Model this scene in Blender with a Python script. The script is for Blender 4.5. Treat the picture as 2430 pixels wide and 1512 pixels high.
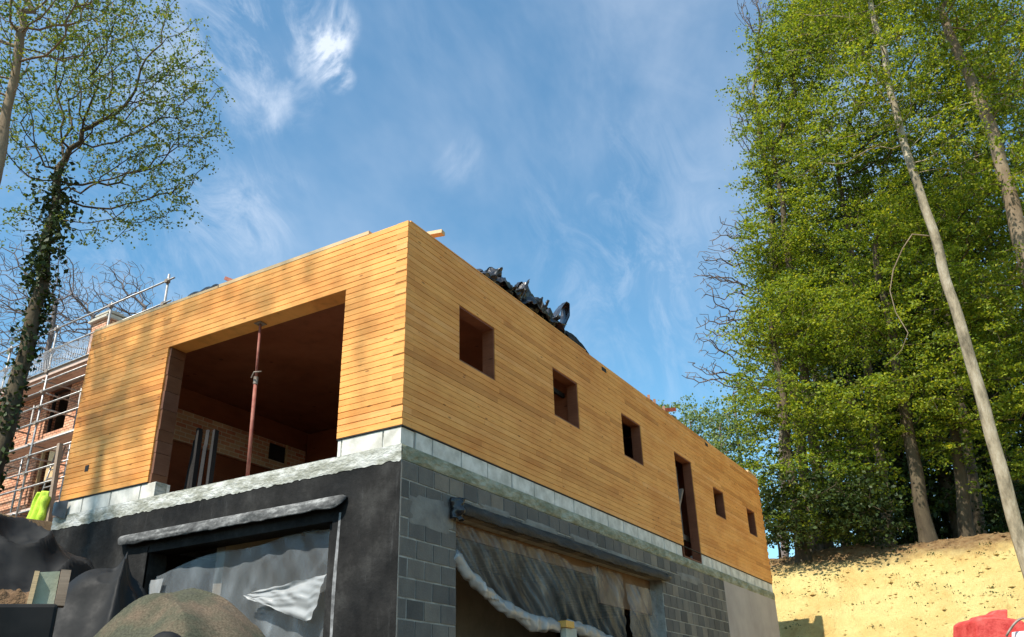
import bpy, math, random
import numpy as np
from mathutils import Vector, Matrix, noise
R = math.radians
random.seed(7); rng = np.random.default_rng(11)
for o in list(bpy.data.objects): bpy.data.objects.remove(o)
sc = bpy.context.scene; col = sc.collection
# ------------------------------------------------------------------ camera, world, sun, exposure
FO = 2059.64; CAM = np.array([-7.297, -5.626, -3.066]); YAW, PIT, ROL = .521635, .441992, -.027149
fw = np.array([math.cos(YAW)*math.cos(PIT), math.sin(YAW)*math.cos(PIT), math.sin(PIT)])
r0 = np.array([math.sin(YAW), -math.cos(YAW), 0.]); u0 = np.cross(r0, fw)
RT = r0*math.cos(ROL)+u0*math.sin(ROL); UP = -r0*math.sin(ROL)+u0*math.cos(ROL)
cd = bpy.data.cameras.new('camera'); cam = bpy.data.objects.new('camera', cd); col.objects.link(cam)
cd.sensor_width = 36; cd.lens = FO/2430*36; cd.clip_end = 3000; cd.clip_start = .05
M = Matrix.Identity(4)
for i in range(3): M[i][0] = RT[i]; M[i][1] = UP[i]; M[i][2] = -fw[i]; M[i][3] = CAM[i]
cam.matrix_world = M; sc.camera = cam
SUN_EL, SUN_PHI = R(53), R(13)           # sun stands over -X, a little towards +Y
sdir = Vector((-math.cos(SUN_PHI)*math.cos(SUN_EL), math.sin(SUN_PHI)*math.cos(SUN_EL), math.sin(SUN_EL)))
w = bpy.data.worlds.new('World'); sc.world = w; w.use_nodes = True
nt = w.node_tree; N = nt.nodes; L = nt.links; N.clear()
wo = N.new('ShaderNodeOutputWorld'); bg = N.new('ShaderNodeBackground'); bg.inputs[1].default_value = .128
sky = N.new('ShaderNodeTexSky'); sky.sky_type = 'NISHITA'; sky.sun_disc = False
sky.sun_elevation = SUN_EL; sky.sun_rotation = math.atan2(sdir.x, sdir.y); sky.air_density = 1.0; sky.dust_density = .6; sky.ozone_density = 1.6
tc = N.new('ShaderNodeTexCoord')
def cloudmask(nodes, links, scale, rotz, loc, lo, hi, stretch, detail=9, rough=.62, dist=.6):
    mp = nodes.new('ShaderNodeMapping'); mp.inputs['Rotation'].default_value = rotz; mp.inputs['Scale'].default_value = stretch; mp.inputs['Location'].default_value = loc
    n = nodes.new('ShaderNodeTexNoise'); n.inputs['Scale'].default_value = scale; n.inputs['Detail'].default_value = detail; n.inputs['Roughness'].default_value = rough; n.inputs['Distortion'].default_value = dist
    r = nodes.new('ShaderNodeMapRange'); r.inputs[1].default_value = lo; r.inputs[2].default_value = hi; r.interpolation_type = 'SMOOTHSTEP'
    links.new(tc.outputs['Generated'], mp.inputs[0]); links.new(mp.outputs[0], n.inputs[0]); links.new(n.outputs[0], r.inputs[0]); return r.outputs[0]
def wmath(op, a, b):
    m = N.new('ShaderNodeMath'); m.operation = op; m.use_clamp = True
    for i, v in enumerate((a, b)):
        if isinstance(v, (int, float)): m.inputs[i].default_value = v
        else: L.new(v, m.inputs[i])
    return m.outputs[0]
def pixdir(x, y):
    d = fw+RT*(x-1215)/FO-UP*(y-756)/FO; return d/np.linalg.norm(d)
def lobe(x, y, a0, a1):
    d = pixdir(x, y); v = N.new('ShaderNodeVectorMath'); v.operation = 'DOT_PRODUCT'; v.inputs[1].default_value = tuple(d)
    nm = N.new('ShaderNodeVectorMath'); nm.operation = 'NORMALIZE'; L.new(tc.outputs['Generated'], nm.inputs[0]); L.new(nm.outputs[0], v.inputs[0])
    r = N.new('ShaderNodeMapRange'); r.interpolation_type = 'SMOOTHSTEP'; r.inputs[1].default_value = math.cos(R(a1)); r.inputs[2].default_value = math.cos(R(a0)); L.new(v.outputs['Value'], r.inputs[0]); return r.outputs[0]
wisp = cloudmask(N, L, 2.6, (.3, .2, .55), (3, 1, 0), .50, .85, (1, 3.2, 2.0))
veil = cloudmask(N, L, 1.5, (0, .4, .2), (7, 2, 5), .40, .85, (1, 1.8, 1.4), 6, .6, .3)
fine = cloudmask(N, L, 5.5, (.5, .1, .9), (1, 9, 4), .40, .72, (1, 3.5, 2.2), 10, .68, 1.2)
puff = cloudmask(N, L, 7.5, (.2, .5, .3), (4, 4, 4), .38, .66, (1.6, 1, .6), 8, .6, .8)
m1 = wmath('MULTIPLY', wisp, .13); m2 = wmath('MULTIPLY', veil, .42)
blobs = None
for (x, y, a, b, s) in ((765, 60, 0, 2.6, 1.3), (760, 130, 0, 2.2, 1.2), (805, 185, 0, 1.2, 1.2), (560, 130, 0, 7, .38), (610, 255, 0, 2.6, .4), (600, 490, 0, 4.5, .22), (1080, 375, 0, 2.4, .22), (1480, 520, 0, 9, .14), (250, 560, 0, 12, .22), (1560, 800, 0, 9, .15)):
    v = wmath('MULTIPLY', wmath('MULTIPLY', lobe(x, y, a, b), puff if b < 4 else fine), s)
    blobs = v if blobs is None else wmath('ADD', blobs, v)
tot = wmath('ADD', wmath('ADD', m1, wmath('MULTIPLY', m2, 1.0)), wmath('MULTIPLY', blobs, 1.0))
mx = N.new('ShaderNodeMix'); mx.data_type = 'RGBA'; mx.inputs['B'].default_value = (4.6, 5.1, 5.9, 1)
hs = N.new('ShaderNodeHueSaturation'); hs.inputs['Saturation'].default_value = 1.12; hs.inputs['Value'].default_value = 1.0
tn = N.new('ShaderNodeMix'); tn.data_type = 'RGBA'; tn.blend_type = 'MULTIPLY'; tn.inputs['Factor'].default_value = 1; tn.inputs['B'].default_value = (1.0, 1.22, 1.14, 1)
L.new(sky.outputs[0], tn.inputs['A']); L.new(tn.outputs['Result'], hs.inputs['Color']); L.new(tot, mx.inputs['Factor']); L.new(hs.outputs[0], mx.inputs['A'])
L.new(mx.outputs['Result'], bg.inputs[0]); L.new(bg.outputs[0], wo.inputs[0])
sl = bpy.data.lights.new('sun', 'SUN'); sl.energy = 5.0; sl.angle = R(.5); sl.color = (1, .94, .84)
so = bpy.data.objects.new('sun', sl); col.objects.link(so); so.rotation_euler = (-sdir).to_track_quat('-Z', 'Y').to_euler()
sc.view_settings.view_transform = 'Standard'; sc.view_settings.look = 'None'; sc.view_settings.gamma = 1; sc.view_settings.exposure = .58
sc.render.engine = 'CYCLES'; sc.cycles.transparent_max_bounces = 12
# ------------------------------------------------------------------ helpers
def ray(x, y): return fw+RT*(x-1215)/FO-UP*(y-756)/FO
def at(x, y, D):
    d = ray(x, y); return Vector(CAM+d*D/math.hypot(d[0], d[1]))
def onx(x, y, X=0.): d = ray(x, y); return Vector(CAM+d*(X-CAM[0])/d[0])
def ony(x, y, Y=0.): d = ray(x, y); return Vector(CAM+d*(Y-CAM[1])/d[1])
def tag(o, label=None, cat=None, group=None, kind=None):
    if label: o['label'] = label
    if cat: o['category'] = cat
    if group: o['group'] = group
    if kind: o['kind'] = kind
    return o
def empty(name, loc, label, cat, group=None):
    o = bpy.data.objects.new(name, None); col.objects.link(o); o.location = loc; o.empty_display_size = .2
    return tag(o, label, cat, group)
class MB:
    def __init__(s): s.v = []; s.f = []
    def add(s, vs, fs):
        b = len(s.v); s.v += [tuple(v) for v in vs]; s.f += [tuple(b+i for i in f) for f in fs]; return s
    def box(s, a, b):
        (x0, y0, z0), (x1, y1, z1) = a, b
        x0, x1 = min(x0, x1), max(x0, x1); y0, y1 = min(y0, y1), max(y0, y1); z0, z1 = min(z0, z1), max(z0, z1)
        return s.add([(x0,y0,z0),(x1,y0,z0),(x1,y1,z0),(x0,y1,z0),(x0,y0,z1),(x1,y0,z1),(x1,y1,z1),(x0,y1,z1)],
                     [(0,3,2,1),(4,5,6,7),(0,1,5,4),(1,2,6,5),(2,3,7,6),(3,0,4,7)])
    def bar(s, a, b, w, h, upv=(0, 0, 1)):      # box section beam from a to b
        a = Vector(a); b = Vector(b); d = (b-a).normalized(); u = Vector(upv)
        if abs(d.dot(u)) > .98: u = Vector((1, 0, 0))
        r = d.cross(u).normalized(); u = r.cross(d); q = []
        for p in (a, b):
            for i, j in ((-1,-1),(1,-1),(1,1),(-1,1)): q.append(p+r*i*w/2+u*j*h/2)
        return s.add(q, [(0,1,2,3),(7,6,5,4),(0,4,5,1),(1,5,6,2),(2,6,7,3),(3,7,4,0)])
    def tube(s, pts, rad, n=8, cap=True):
        pts = [Vector(p) for p in pts]; rr = rad if hasattr(rad, '__len__') else [rad]*len(pts)
        vs = []; pr = None
        for i, p in enumerate(pts):
            d = (pts[min(i+1, len(pts)-1)]-pts[max(i-1, 0)]).normalized()
            if pr is None: pr = d.orthogonal().normalized()
            pr = (pr-d*pr.dot(d)).normalized(); q = d.cross(pr)
            for k in range(n):
                t = 2*math.pi*k/n; vs.append(p+(pr*math.cos(t)+q*math.sin(t))*rr[i])
        fs = [(i*n+k, i*n+(k+1) % n, (i+1)*n+(k+1) % n, (i+1)*n+k) for i in range(len(pts)-1) for k in range(n)]
        if cap: fs += [tuple(range(n))[::-1], tuple((len(pts)-1)*n+k for k in range(n))]
        return s.add(vs, fs)
    def grid(s, nu, nv, fn):
        vs = [fn(i/nu, j/nv) for i in range(nu+1) for j in range(nv+1)]; m = nv+1
        return s.add(vs, [(i*m+j, (i+1)*m+j, (i+1)*m+j+1, i*m+j+1) for i in range(nu) for j in range(nv)])
    def build(s, name, mat, parent=None, smooth=False, solid=0, bevel=0):
        me = bpy.data.meshes.new(name); me.from_pydata(s.v, [], s.f); me.update()
        me.materials.append(mat)
        if smooth: me.shade_smooth()
        o = bpy.data.objects.new(name, me); col.objects.link(o)
        if parent is not None:
            o.parent = parent
            p = parent; off = Vector((0, 0, 0))
            while p: off += p.location; p = p.parent
            me.transform(Matrix.Translation(-off))
        if solid: m = o.modifiers.new('s', 'SOLIDIFY'); m.thickness = solid; m.offset = 0
        if bevel: m = o.modifiers.new('b', 'BEVEL'); m.width = bevel; m.segments = 2; m.limit_method = 'ANGLE'
        return o
# ------------------------------------------------------------------ materials
def mat(name, rough=.8, spec=.3):
    m = bpy.data.materials.new(name); m.use_nodes = True; b = m.node_tree.nodes['Principled BSDF']
    b.inputs['Roughness'].default_value = rough; b.inputs['Specular IOR Level'].default_value = spec; return m, m.node_tree.nodes, m.node_tree.links, b
def nz(n, l, scale, vec=None, detail=6, rough=.6, stretch=None, coord='Object', dist=0):
    t = n.new('ShaderNodeTexCoord'); mp = n.new('ShaderNodeMapping'); x = n.new('ShaderNodeTexNoise')
    if stretch: mp.inputs['Scale'].default_value = stretch
    l.new(t.outputs[coord], mp.inputs[0]); l.new(mp.outputs[0], x.inputs[0])
    x.inputs['Scale'].default_value = scale; x.inputs['Detail'].default_value = detail; x.inputs['Roughness'].default_value = rough; x.inputs['Distortion'].default_value = dist
    return x.outputs[0]
def ramp(n, l, src, stops):
    r = n.new('ShaderNodeValToRGB'); e = r.color_ramp.elements
    while len(e) < len(stops): e.new(.5)
    for i, (p, c) in enumerate(stops): e[i].position = p; e[i].color = (*c, 1)
    l.new(src, r.inputs[0]); return r.outputs[0]
def mixc(n, l, f, a, b, mode='MIX'):
    m = n.new('ShaderNodeMix'); m.data_type = 'RGBA'; m.blend_type = mode
    for k, v in (('Factor', f), ('A', a), ('B', b)):
        if isinstance(v, (int, float)): m.inputs[k].default_value = v
        elif isinstance(v, tuple): m.inputs[k].default_value = (*v, 1)
        else: l.new(v, m.inputs[k])
    return m.outputs['Result']
def bump(n, l, b, src, dist, strength=1):
    x = n.new('ShaderNodeBump'); x.inputs['Distance'].default_value = dist; x.inputs['Strength'].default_value = strength
    l.new(src, x.inputs['Height']); l.new(x.outputs[0], b.inputs['Normal'])
def island(n):
    g = n.new('ShaderNodeNewGeometry'); return g.outputs['Random Per Island']
def simple(name, c1, c2, scale=4, rough=.85, bd=.004, spec=.3, stretch=None, bscale=None, metal=0, lo=.35, hi=.65):
    m, n, l, b = mat(name, rough, spec)
    l.new(ramp(n, l, nz(n, l, scale, stretch=stretch), [(lo, c1), (hi, c2)]), b.inputs['Base Color'])
    if bd: bump(n, l, b, nz(n, l, bscale or scale*5, stretch=stretch), bd)
    b.inputs['Metallic'].default_value = metal; return m
def timber(name, base, dark, sat=1):
    m, n, l, b = mat(name, .62, .35)
    grain = nz(n, l, 3, stretch=(1.3, 1.3, 42), detail=8, dist=.4)
    c = ramp(n, l, grain, [(.25, tuple(x*.72 for x in base)), (.5, base), (.75, tuple(min(1, x*1.12) for x in base))])
    isl = ramp(n, l, island(n), [(0, (.66, .58, .50)), (.12, (.84, .78, .70)), (.45, (.97, .96, .94)), (.8, (1, 1, 1)), (1, (1.0, 1.06, 1.35))])
    c = mixc(n, l, .85, c, isl, 'MULTIPLY')
    st = ramp(n, l, nz(n, l, 1.1, stretch=(1, 1, 2.2), detail=7, rough=.65), [(.40, (0, 0, 0)), (.72, (1, 1, 1))])
    c = mixc(n, l, st, c, dark, 'MIX') if False else mixc(n, l, 1, c, mixc(n, l, st, (1, 1, 1), dark), 'MULTIPLY')
    kn = n.new('ShaderNodeTexVoronoi'); t = n.new('ShaderNodeTexCoord'); mp = n.new('ShaderNodeMapping'); mp.inputs['Scale'].default_value = (2.2, 2.2, 7)
    l.new(t.outputs['Object'], mp.inputs[0]); l.new(mp.outputs[0], kn.inputs[0]); kn.inputs['Scale'].default_value = 1.2
    k = ramp(n, l, kn.outputs['Distance'], [(.06, (.35, .22, .13)), (.11, (1, 1, 1))])
    c = mixc(n, l, .8, c, k, 'MULTIPLY')
    l.new(c, b.inputs['Base Color']); bump(n, l, b, grain, .0015); return m
T_WALL = timber('spruce_log', (.86, .405, .105), (.80, .64, .48))
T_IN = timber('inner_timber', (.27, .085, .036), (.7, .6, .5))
T_SHADE = timber('reveal_shade_wood', (.22, .075, .034), (.6, .5, .4))  # dark wood with the shade of the reveals put into its colour
T_NEW = timber('fresh_board', (.66, .47, .26), (.8, .75, .7))
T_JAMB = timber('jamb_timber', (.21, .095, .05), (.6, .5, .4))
AIR = simple('aircrete', (.46, .44, .38), (.76, .73, .66), 4, .9, .003, bscale=40)
def mband():
    m, n, l, b = mat('mortar_band', .95, .2)
    c = ramp(n, l, nz(n, l, 2.2, detail=9, rough=.7, stretch=(1, 1, 2.5)), [(.3, (.13, .14, .085)), (.46, (.25, .25, .17)), (.6, (.40, .40, .31)), (.72, (.33, .26, .20))])
    l.new(c, b.inputs['Base Color']); bump(n, l, b, nz(n, l, 14, detail=9, stretch=(1, 1, 2)), .02); return m
BAND = mband()
def wband():
    m, n, l, b = mat('pale_mortar', .95, .2)
    c = ramp(n, l, nz(n, l, 3.0, detail=9, rough=.7, stretch=(1, 1, 2.5)), [(.28, (.16, .16, .13)), (.44, (.30, .30, .25)), (.56, (.50, .50, .46)), (.72, (.66, .66, .64))])
    l.new(c, b.inputs['Base Color']); bump(n, l, b, nz(n, l, 14, detail=9, stretch=(1, 1, 2)), .02); return m
WBAND = wband()
def bitumen():
    m, n, l, b = mat('bitumen', .75, .15)
    drip = ramp(n, l, nz(n, l, 3.2, stretch=(2.2, 2.2, .35), detail=9, rough=.78), [(.58, (0, 0, 0)), (.88, (1, 1, 1))])
    blot = ramp(n, l, nz(n, l, 1.6, detail=8, rough=.7), [(.38, (.007, .007, .007)), (.55, (.020, .019, .018)), (.72, (.05, .048, .045))])
    l.new(mixc(n, l, drip, blot, (.10, .10, .098)), b.inputs['Base Color']); bump(n, l, b, nz(n, l, 9, detail=10, rough=.7), .012)
    l.new(ramp(n, l, nz(n, l, 2), [(.3, (.6,)*3), (.7, (.95,)*3)]), b.inputs['Roughness']); return m
BIT = bitumen()
def blockmat():
    m, n, l, b = mat('concrete_block', .92, .2)
    isl = ramp(n, l, island(n), [(0, (.11, .105, .095)), (.3, (.15, .14, .125)), (.75, (.19, .175, .15)), (1, (.25, .215, .17))])
    g = ramp(n, l, nz(n, l, 2.0, detail=8, rough=.7, stretch=(1, 1, .7)), [(.35, (.72, .72, .74)), (.6, (1, 1, 1)), (.78, (1.35, 1.28, 1.05))])
    l.new(mixc(n, l, 1, isl, g, 'MULTIPLY'), b.inputs['Base Color']); bump(n, l, b, nz(n, l, 45, detail=8), .006); return m
BLK = blockmat()
MORT = simple('block_mortar', (.24, .235, .21), (.44, .43, .39), 5, .95, .01)
REND = simple('grey_render', (.36, .31, .28), (.46, .40, .36), 1.2, .95, .003, bscale=30)
def brick(name, c1, c2, mo, sc_=1, bw=.21, bh=.065, ms=.01):
    m, n, l, b = mat(name, .9, .2)
    t = n.new('ShaderNodeTexCoord'); sp = n.new('ShaderNodeSeparateXYZ'); l.new(t.outputs['Object'], sp.inputs[0])
    ad = n.new('ShaderNodeMath'); ad.operation = 'ADD'; l.new(sp.outputs[0], ad.inputs[0]); l.new(sp.outputs[1], ad.inputs[1])
    cb = n.new('ShaderNodeCombineXYZ'); l.new(ad.outputs[0], cb.inputs[0]); l.new(sp.outputs[2], cb.inputs[1])
    k = n.new('ShaderNodeTexBrick'); k.inputs['Scale'].default_value = sc_; k.inputs['Brick Width'].default_value = bw; k.inputs['Row Height'].default_value = bh+ms; k.inputs['Mortar Size'].default_value = ms*.6
    k.inputs['Color1'].default_value = (*c1, 1); k.inputs['Color2'].default_value = (*c2, 1); k.inputs['Mortar'].default_value = (*mo, 1); k.inputs['Bias'].default_value = .1; l.new(cb.outputs[0], k.inputs[0])
    st = ramp(n, l, nz(n, l, .9, detail=6), [(.35, (.75, .7, .68)), (.65, (1.1, 1.08, 1.05))])
    l.new(mixc(n, l, 1, k.outputs[0], st, 'MULTIPLY'), b.inputs['Base Color'])
    iv = n.new('ShaderNodeMath'); iv.operation = 'SUBTRACT'; iv.inputs[0].default_value = 1; l.new(k.outputs['Fac'], iv.inputs[1]); bump(n, l, b, iv.outputs[0], .012); return m
BRICK = brick('orange_brick', (.64, .27, .15), (.76, .46, .31), (.20, .10, .07), ms=.016)
BRICKI = brick('inner_brick', (.62, .20, .12), (.70, .46, .28), (.80, .70, .52), bh=.06, ms=.012)
GALV = simple('galvanised', (.24, .235, .23), (.46, .44, .42), 12, .45, .0005, .5, metal=.55)
RUST = simple('painted_steel', (.22, .055, .04), (.33, .13, .09), 9, .7, .001)
GREY = simple('worn_steel', (.16, .12, .09), (.36, .30, .25), 14, .6, .001)
PINK = timber('deck_board', (.62, .47, .40), (.8, .75, .7))
OLDW = timber('grey_board', (.34, .25, .18), (.6, .55, .5))
DKW = timber('dark_board', (.022, .019, .018), (.6, .55, .5))
def crease(n, l, scale, stretch=(1, 1, 1)):
    t = n.new('ShaderNodeTexCoord'); mp = n.new('ShaderNodeMapping'); mp.inputs['Scale'].default_value = stretch; x = n.new('ShaderNodeTexNoise'); x.noise_type = 'RIDGED_MULTIFRACTAL'
    l.new(t.outputs['Object'], mp.inputs[0]); l.new(mp.outputs[0], x.inputs[0]); x.inputs['Scale'].default_value = scale; x.inputs['Detail'].default_value = 4; x.inputs['Roughness'].default_value = .45; x.inputs['Distortion'].default_value = .5; return x.outputs[0]
def blackplastic(name='black_plastic', r0_=.16, r1=.45, base=(.012, .012, .014)):
    m, n, l, b = mat(name, .3, .5)
    l.new(ramp(n, l, nz(n, l, 3, detail=8), [(.4, base), (.75, tuple(x*4 for x in base))]), b.inputs['Base Color'])
    l.new(ramp(n, l, nz(n, l, 6), [(.3, (r0_,)*3), (.7, (r1,)*3)]), b.inputs['Roughness']); bump(n, l, b, crease(n, l, 2.6), .035); return m
BPL = blackplastic(); BTP = blackplastic('black_tarpaulin', .5, .85, (.006, .006, .006)); BTP.node_tree.nodes['Principled BSDF'].inputs['Specular IOR Level'].default_value = .22
def geotex():
    m, n, l, b = mat('geotextile', .95, .15)
    c = ramp(n, l, nz(n, l, 1.9, detail=6, rough=.6), [(.34, (.045, .043, .038)), (.5, (.065, .065, .043)), (.62, (.12, .088, .060)), (.74, (.07, .066, .05))])
    sp = ramp(n, l, nz(n, l, 90, detail=3), [(.3, (.6,)*3), (.7, (1.4,)*3)])
    l.new(mixc(n, l, 1, c, sp, 'MULTIPLY'), b.inputs['Base Color']); bump(n, l, b, crease(n, l, 1.6), .06); return m
GEO = geotex()
def sheetmat(name, alpha_lo, alpha_hi, colr, rough=.3, bd=.02):
    m, n, l, b = mat(name, rough, .6); c_ = crease(n, l, 2.2, (1.6, 1.6, .8))
    l.new(ramp(n, l, c_, [(.2, colr), (.9, tuple(min(1, q*1.9) for q in colr))]), b.inputs['Base Color'])
    a = nz(n, l, 1.6, detail=6, stretch=(1.5, 1.5, .8)); ad = n.new('ShaderNodeMath'); ad.operation = 'MULTIPLY_ADD'; ad.inputs[1].default_value = .35; l.new(c_, ad.inputs[0]); l.new(a, ad.inputs[2])
    l.new(ramp(n, l, ad.outputs[0], [(.4, (alpha_lo,)*3), (.95, (alpha_hi,)*3)]), b.inputs['Alpha']); bump(n, l, b, c_, bd); return m
SHEET = sheetmat('clear_sheet', .22, .72, (.30, .33, .35), .18); SHEETB = sheetmat('cloudy_sheet', .16, .55, (.26, .29, .29), .2); HEM = sheetmat('bunched_sheet', .72, 1, (.36, .365, .36), .35, .05)
def sand():
    m, n, l, b = mat('sand', .95, .15)
    base = ramp(n, l, nz(n, l, .7, detail=9, rough=.68), [(.28, (.56, .33, .11)), (.42, (.74, .52, .19)), (.58, (.84, .66, .27)), (.75, (.80, .50, .20))])
    clod = ramp(n, l, nz(n, l, 7, detail=8, rough=.75), [(.30, (.42, .30, .2)), (.40, (1, 1, 1))])
    c = mixc(n, l, .9, base, clod, 'MULTIPLY')
    t = n.new('ShaderNodeTexCoord'); sp = n.new('ShaderNodeSeparateXYZ'); l.new(t.outputs['Object'], sp.inputs[0])
    wob = nz(n, l, .8, detail=7, rough=.7); ad = n.new('ShaderNodeMath'); ad.operation = 'MULTIPLY_ADD'; ad.inputs[1].default_value = 1.3; l.new(wob, ad.inputs[0]); l.new(sp.outputs[2], ad.inputs[2])
    lm = ramp(n, l, ad.outputs[0], [(0, (0, 0, 0)), (1, (1, 1, 1))]); 
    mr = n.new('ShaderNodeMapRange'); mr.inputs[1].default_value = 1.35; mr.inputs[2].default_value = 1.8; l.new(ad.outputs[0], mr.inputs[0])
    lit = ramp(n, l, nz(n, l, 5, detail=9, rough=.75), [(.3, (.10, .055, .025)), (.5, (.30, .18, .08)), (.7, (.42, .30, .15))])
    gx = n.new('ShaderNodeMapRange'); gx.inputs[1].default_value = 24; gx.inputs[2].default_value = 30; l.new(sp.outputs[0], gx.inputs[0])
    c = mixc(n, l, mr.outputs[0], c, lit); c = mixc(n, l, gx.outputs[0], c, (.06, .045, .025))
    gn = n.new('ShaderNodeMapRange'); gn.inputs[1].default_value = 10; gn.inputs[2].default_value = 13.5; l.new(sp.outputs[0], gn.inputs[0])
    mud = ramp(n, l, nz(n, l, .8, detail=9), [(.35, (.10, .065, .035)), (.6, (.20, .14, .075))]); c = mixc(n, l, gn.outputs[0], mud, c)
    l.new(c, b.inputs['Base Color']); bump(n, l, b, nz(n, l, 6, detail=12, rough=.75), .2); return m
SAND = sand()
def leafmat(name, cols, trans=.4):
    m, n, l, b = mat(name, .55, .25)
    c = ramp(n, l, island(n), [(i/(len(cols)-1), c) for i, c in enumerate(cols)])
    big = ramp(n, l, nz(n, l, .45, detail=3), [(.35, (.72, .78, .8)), (.65, (1.15, 1.1, .9))]); c = mixc(n, l, 1, c, big, 'MULTIPLY')
    l.new(c, b.inputs['Base Color']); tr = n.new('ShaderNodeBsdfTranslucent'); l.new(mixc(n, l, 1, c, (1.5, 1.35, .55), 'MULTIPLY'), tr.inputs[0])
    ms = n.new('ShaderNodeMixShader'); ms.inputs[0].default_value = trans; out = n['Material Output']
    l.new(b.outputs[0], ms.inputs[1]); l.new(tr.outputs[0], ms.inputs[2]); l.new(ms.outputs[0], out.inputs[0]); return m
LEAF_R = leafmat('beech_leaf', [(.07, .11, .016), (.15, .22, .022), (.25, .33, .035), (.34, .35, .055)], .48)
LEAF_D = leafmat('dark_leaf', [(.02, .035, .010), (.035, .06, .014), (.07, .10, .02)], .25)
LEAF_L = leafmat('spring_leaf', [(.07, .13, .05), (.11, .19, .07), (.24, .26, .03), (.14, .22, .10)], .4)
LEAF_P = leafmat('pale_leaf', [(.12, .19, .09), (.17, .25, .11), (.24, .29, .12)], .4)
IVY = leafmat('ivy_leaf', [(.018, .032, .012), (.035, .06, .018), (.06, .09, .03)], .15)
def bark(name, a, b_, c3, sc_=3, bd=.02):
    m, n, l, b = mat(name, .9, .2)
    c = ramp(n, l, nz(n, l, sc_, detail=9, rough=.7, stretch=(1, 1, .35)), [(.3, a), (.5, b_), (.7, c3)])
    l.new(c, b.inputs['Base Color']); bump(n, l, b, nz(n, l, sc_*4, detail=8, stretch=(1, 1, .3)), bd); return m
BK_D = bark('dark_bark', (.04, .03, .02), (.085, .065, .04), (.15, .115, .07))
BK_M = bark('mid_bark', (.12, .085, .05), (.22, .165, .11), (.33, .26, .17))
BK_W = bark('pale_beech_bark', (.07, .06, .04), (.30, .25, .17), (.48, .43, .33), 3.4, .03)
BK_T = bark('twig_bark', (.11, .09, .085), (.17, .14, .13), (.24, .20, .18))
# ------------------------------------------------------------------ terrain
def sm(t): t = max(0, min(1, t)); return t*t*(3-2*t)
def nn(x, y, s, z=0): return noise.noise(Vector((x*s, y*s, z)))
def gz(x, y):
    z = -4.7
    cx = 17.1+.35*nn(x, y, .35, 3)+.02*(y+1)**2*.3
    crest = 1.55+.35*nn(x, y, .22, 8)+.25*nn(x, y, .5, 2)+.045*max(0, x-21)
    b = -.8+.94*(x-cx)
    bank = crest-math.log(1+math.exp(min(40, (crest-b)*3.2)))/3.2 if b < crest+4 else crest
    left = -2.0+(y-6)*.55 if y > 6 else -2.0+(y-6)*.9
    left = min(left, 1.0+.03*max(0, y-12))
    z = max(z, bank, left if x < 22 else max(left, bank))
    far = math.hypot(x, y)
    if far > 45: z += (far-45)*.02
    return z+.07*nn(x, y, 1.1, 5)*sm((z+4.6)/1)+.05*nn(x, y, 3.1, 1)+.025*nn(x, y, 7, 1)
def sheet_grid(x0, x1, y0, y1, nx, ny, name, hole=None):
    mb = MB(); idx = {}
    xs = np.linspace(x0, x1, nx+1); ys = np.linspace(y0, y1, ny+1)
    mb.v = [(x, y, gz(x, y)) for x in xs for y in ys]
    for i in range(nx):
        for j in range(ny): mb.f.append((i*(ny+1)+j, (i+1)*(ny+1)+j, (i+1)*(ny+1)+j+1, i*(ny+1)+j+1))
    return mb
# one sheet with uneven spacing, fine where the bank is seen
xs = np.concatenate([np.linspace(-400, -40, 10), np.linspace(-36, 12.5, 60), np.linspace(12.7, 24, 170), np.linspace(24.5, 60, 50), np.linspace(70, 500, 14)])
ys = np.concatenate([np.linspace(-400, -30, 10), np.linspace(-28, -9.3, 22), np.linspace(-9, 3, 170), np.linspace(3.3, 40, 90), np.linspace(46, 500, 14)])
mb = MB(); mb.v = [(x, y, gz(x, y)) for x in xs for y in ys]; ny = len(ys)
mb.f = [(i*ny+j, (i+1)*ny+j, (i+1)*ny+j+1, i*ny+j+1) for i in range(len(xs)-1) for j in range(ny-1)]
tag(mb.build('ground', SAND, smooth=True), kind='structure')
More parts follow.
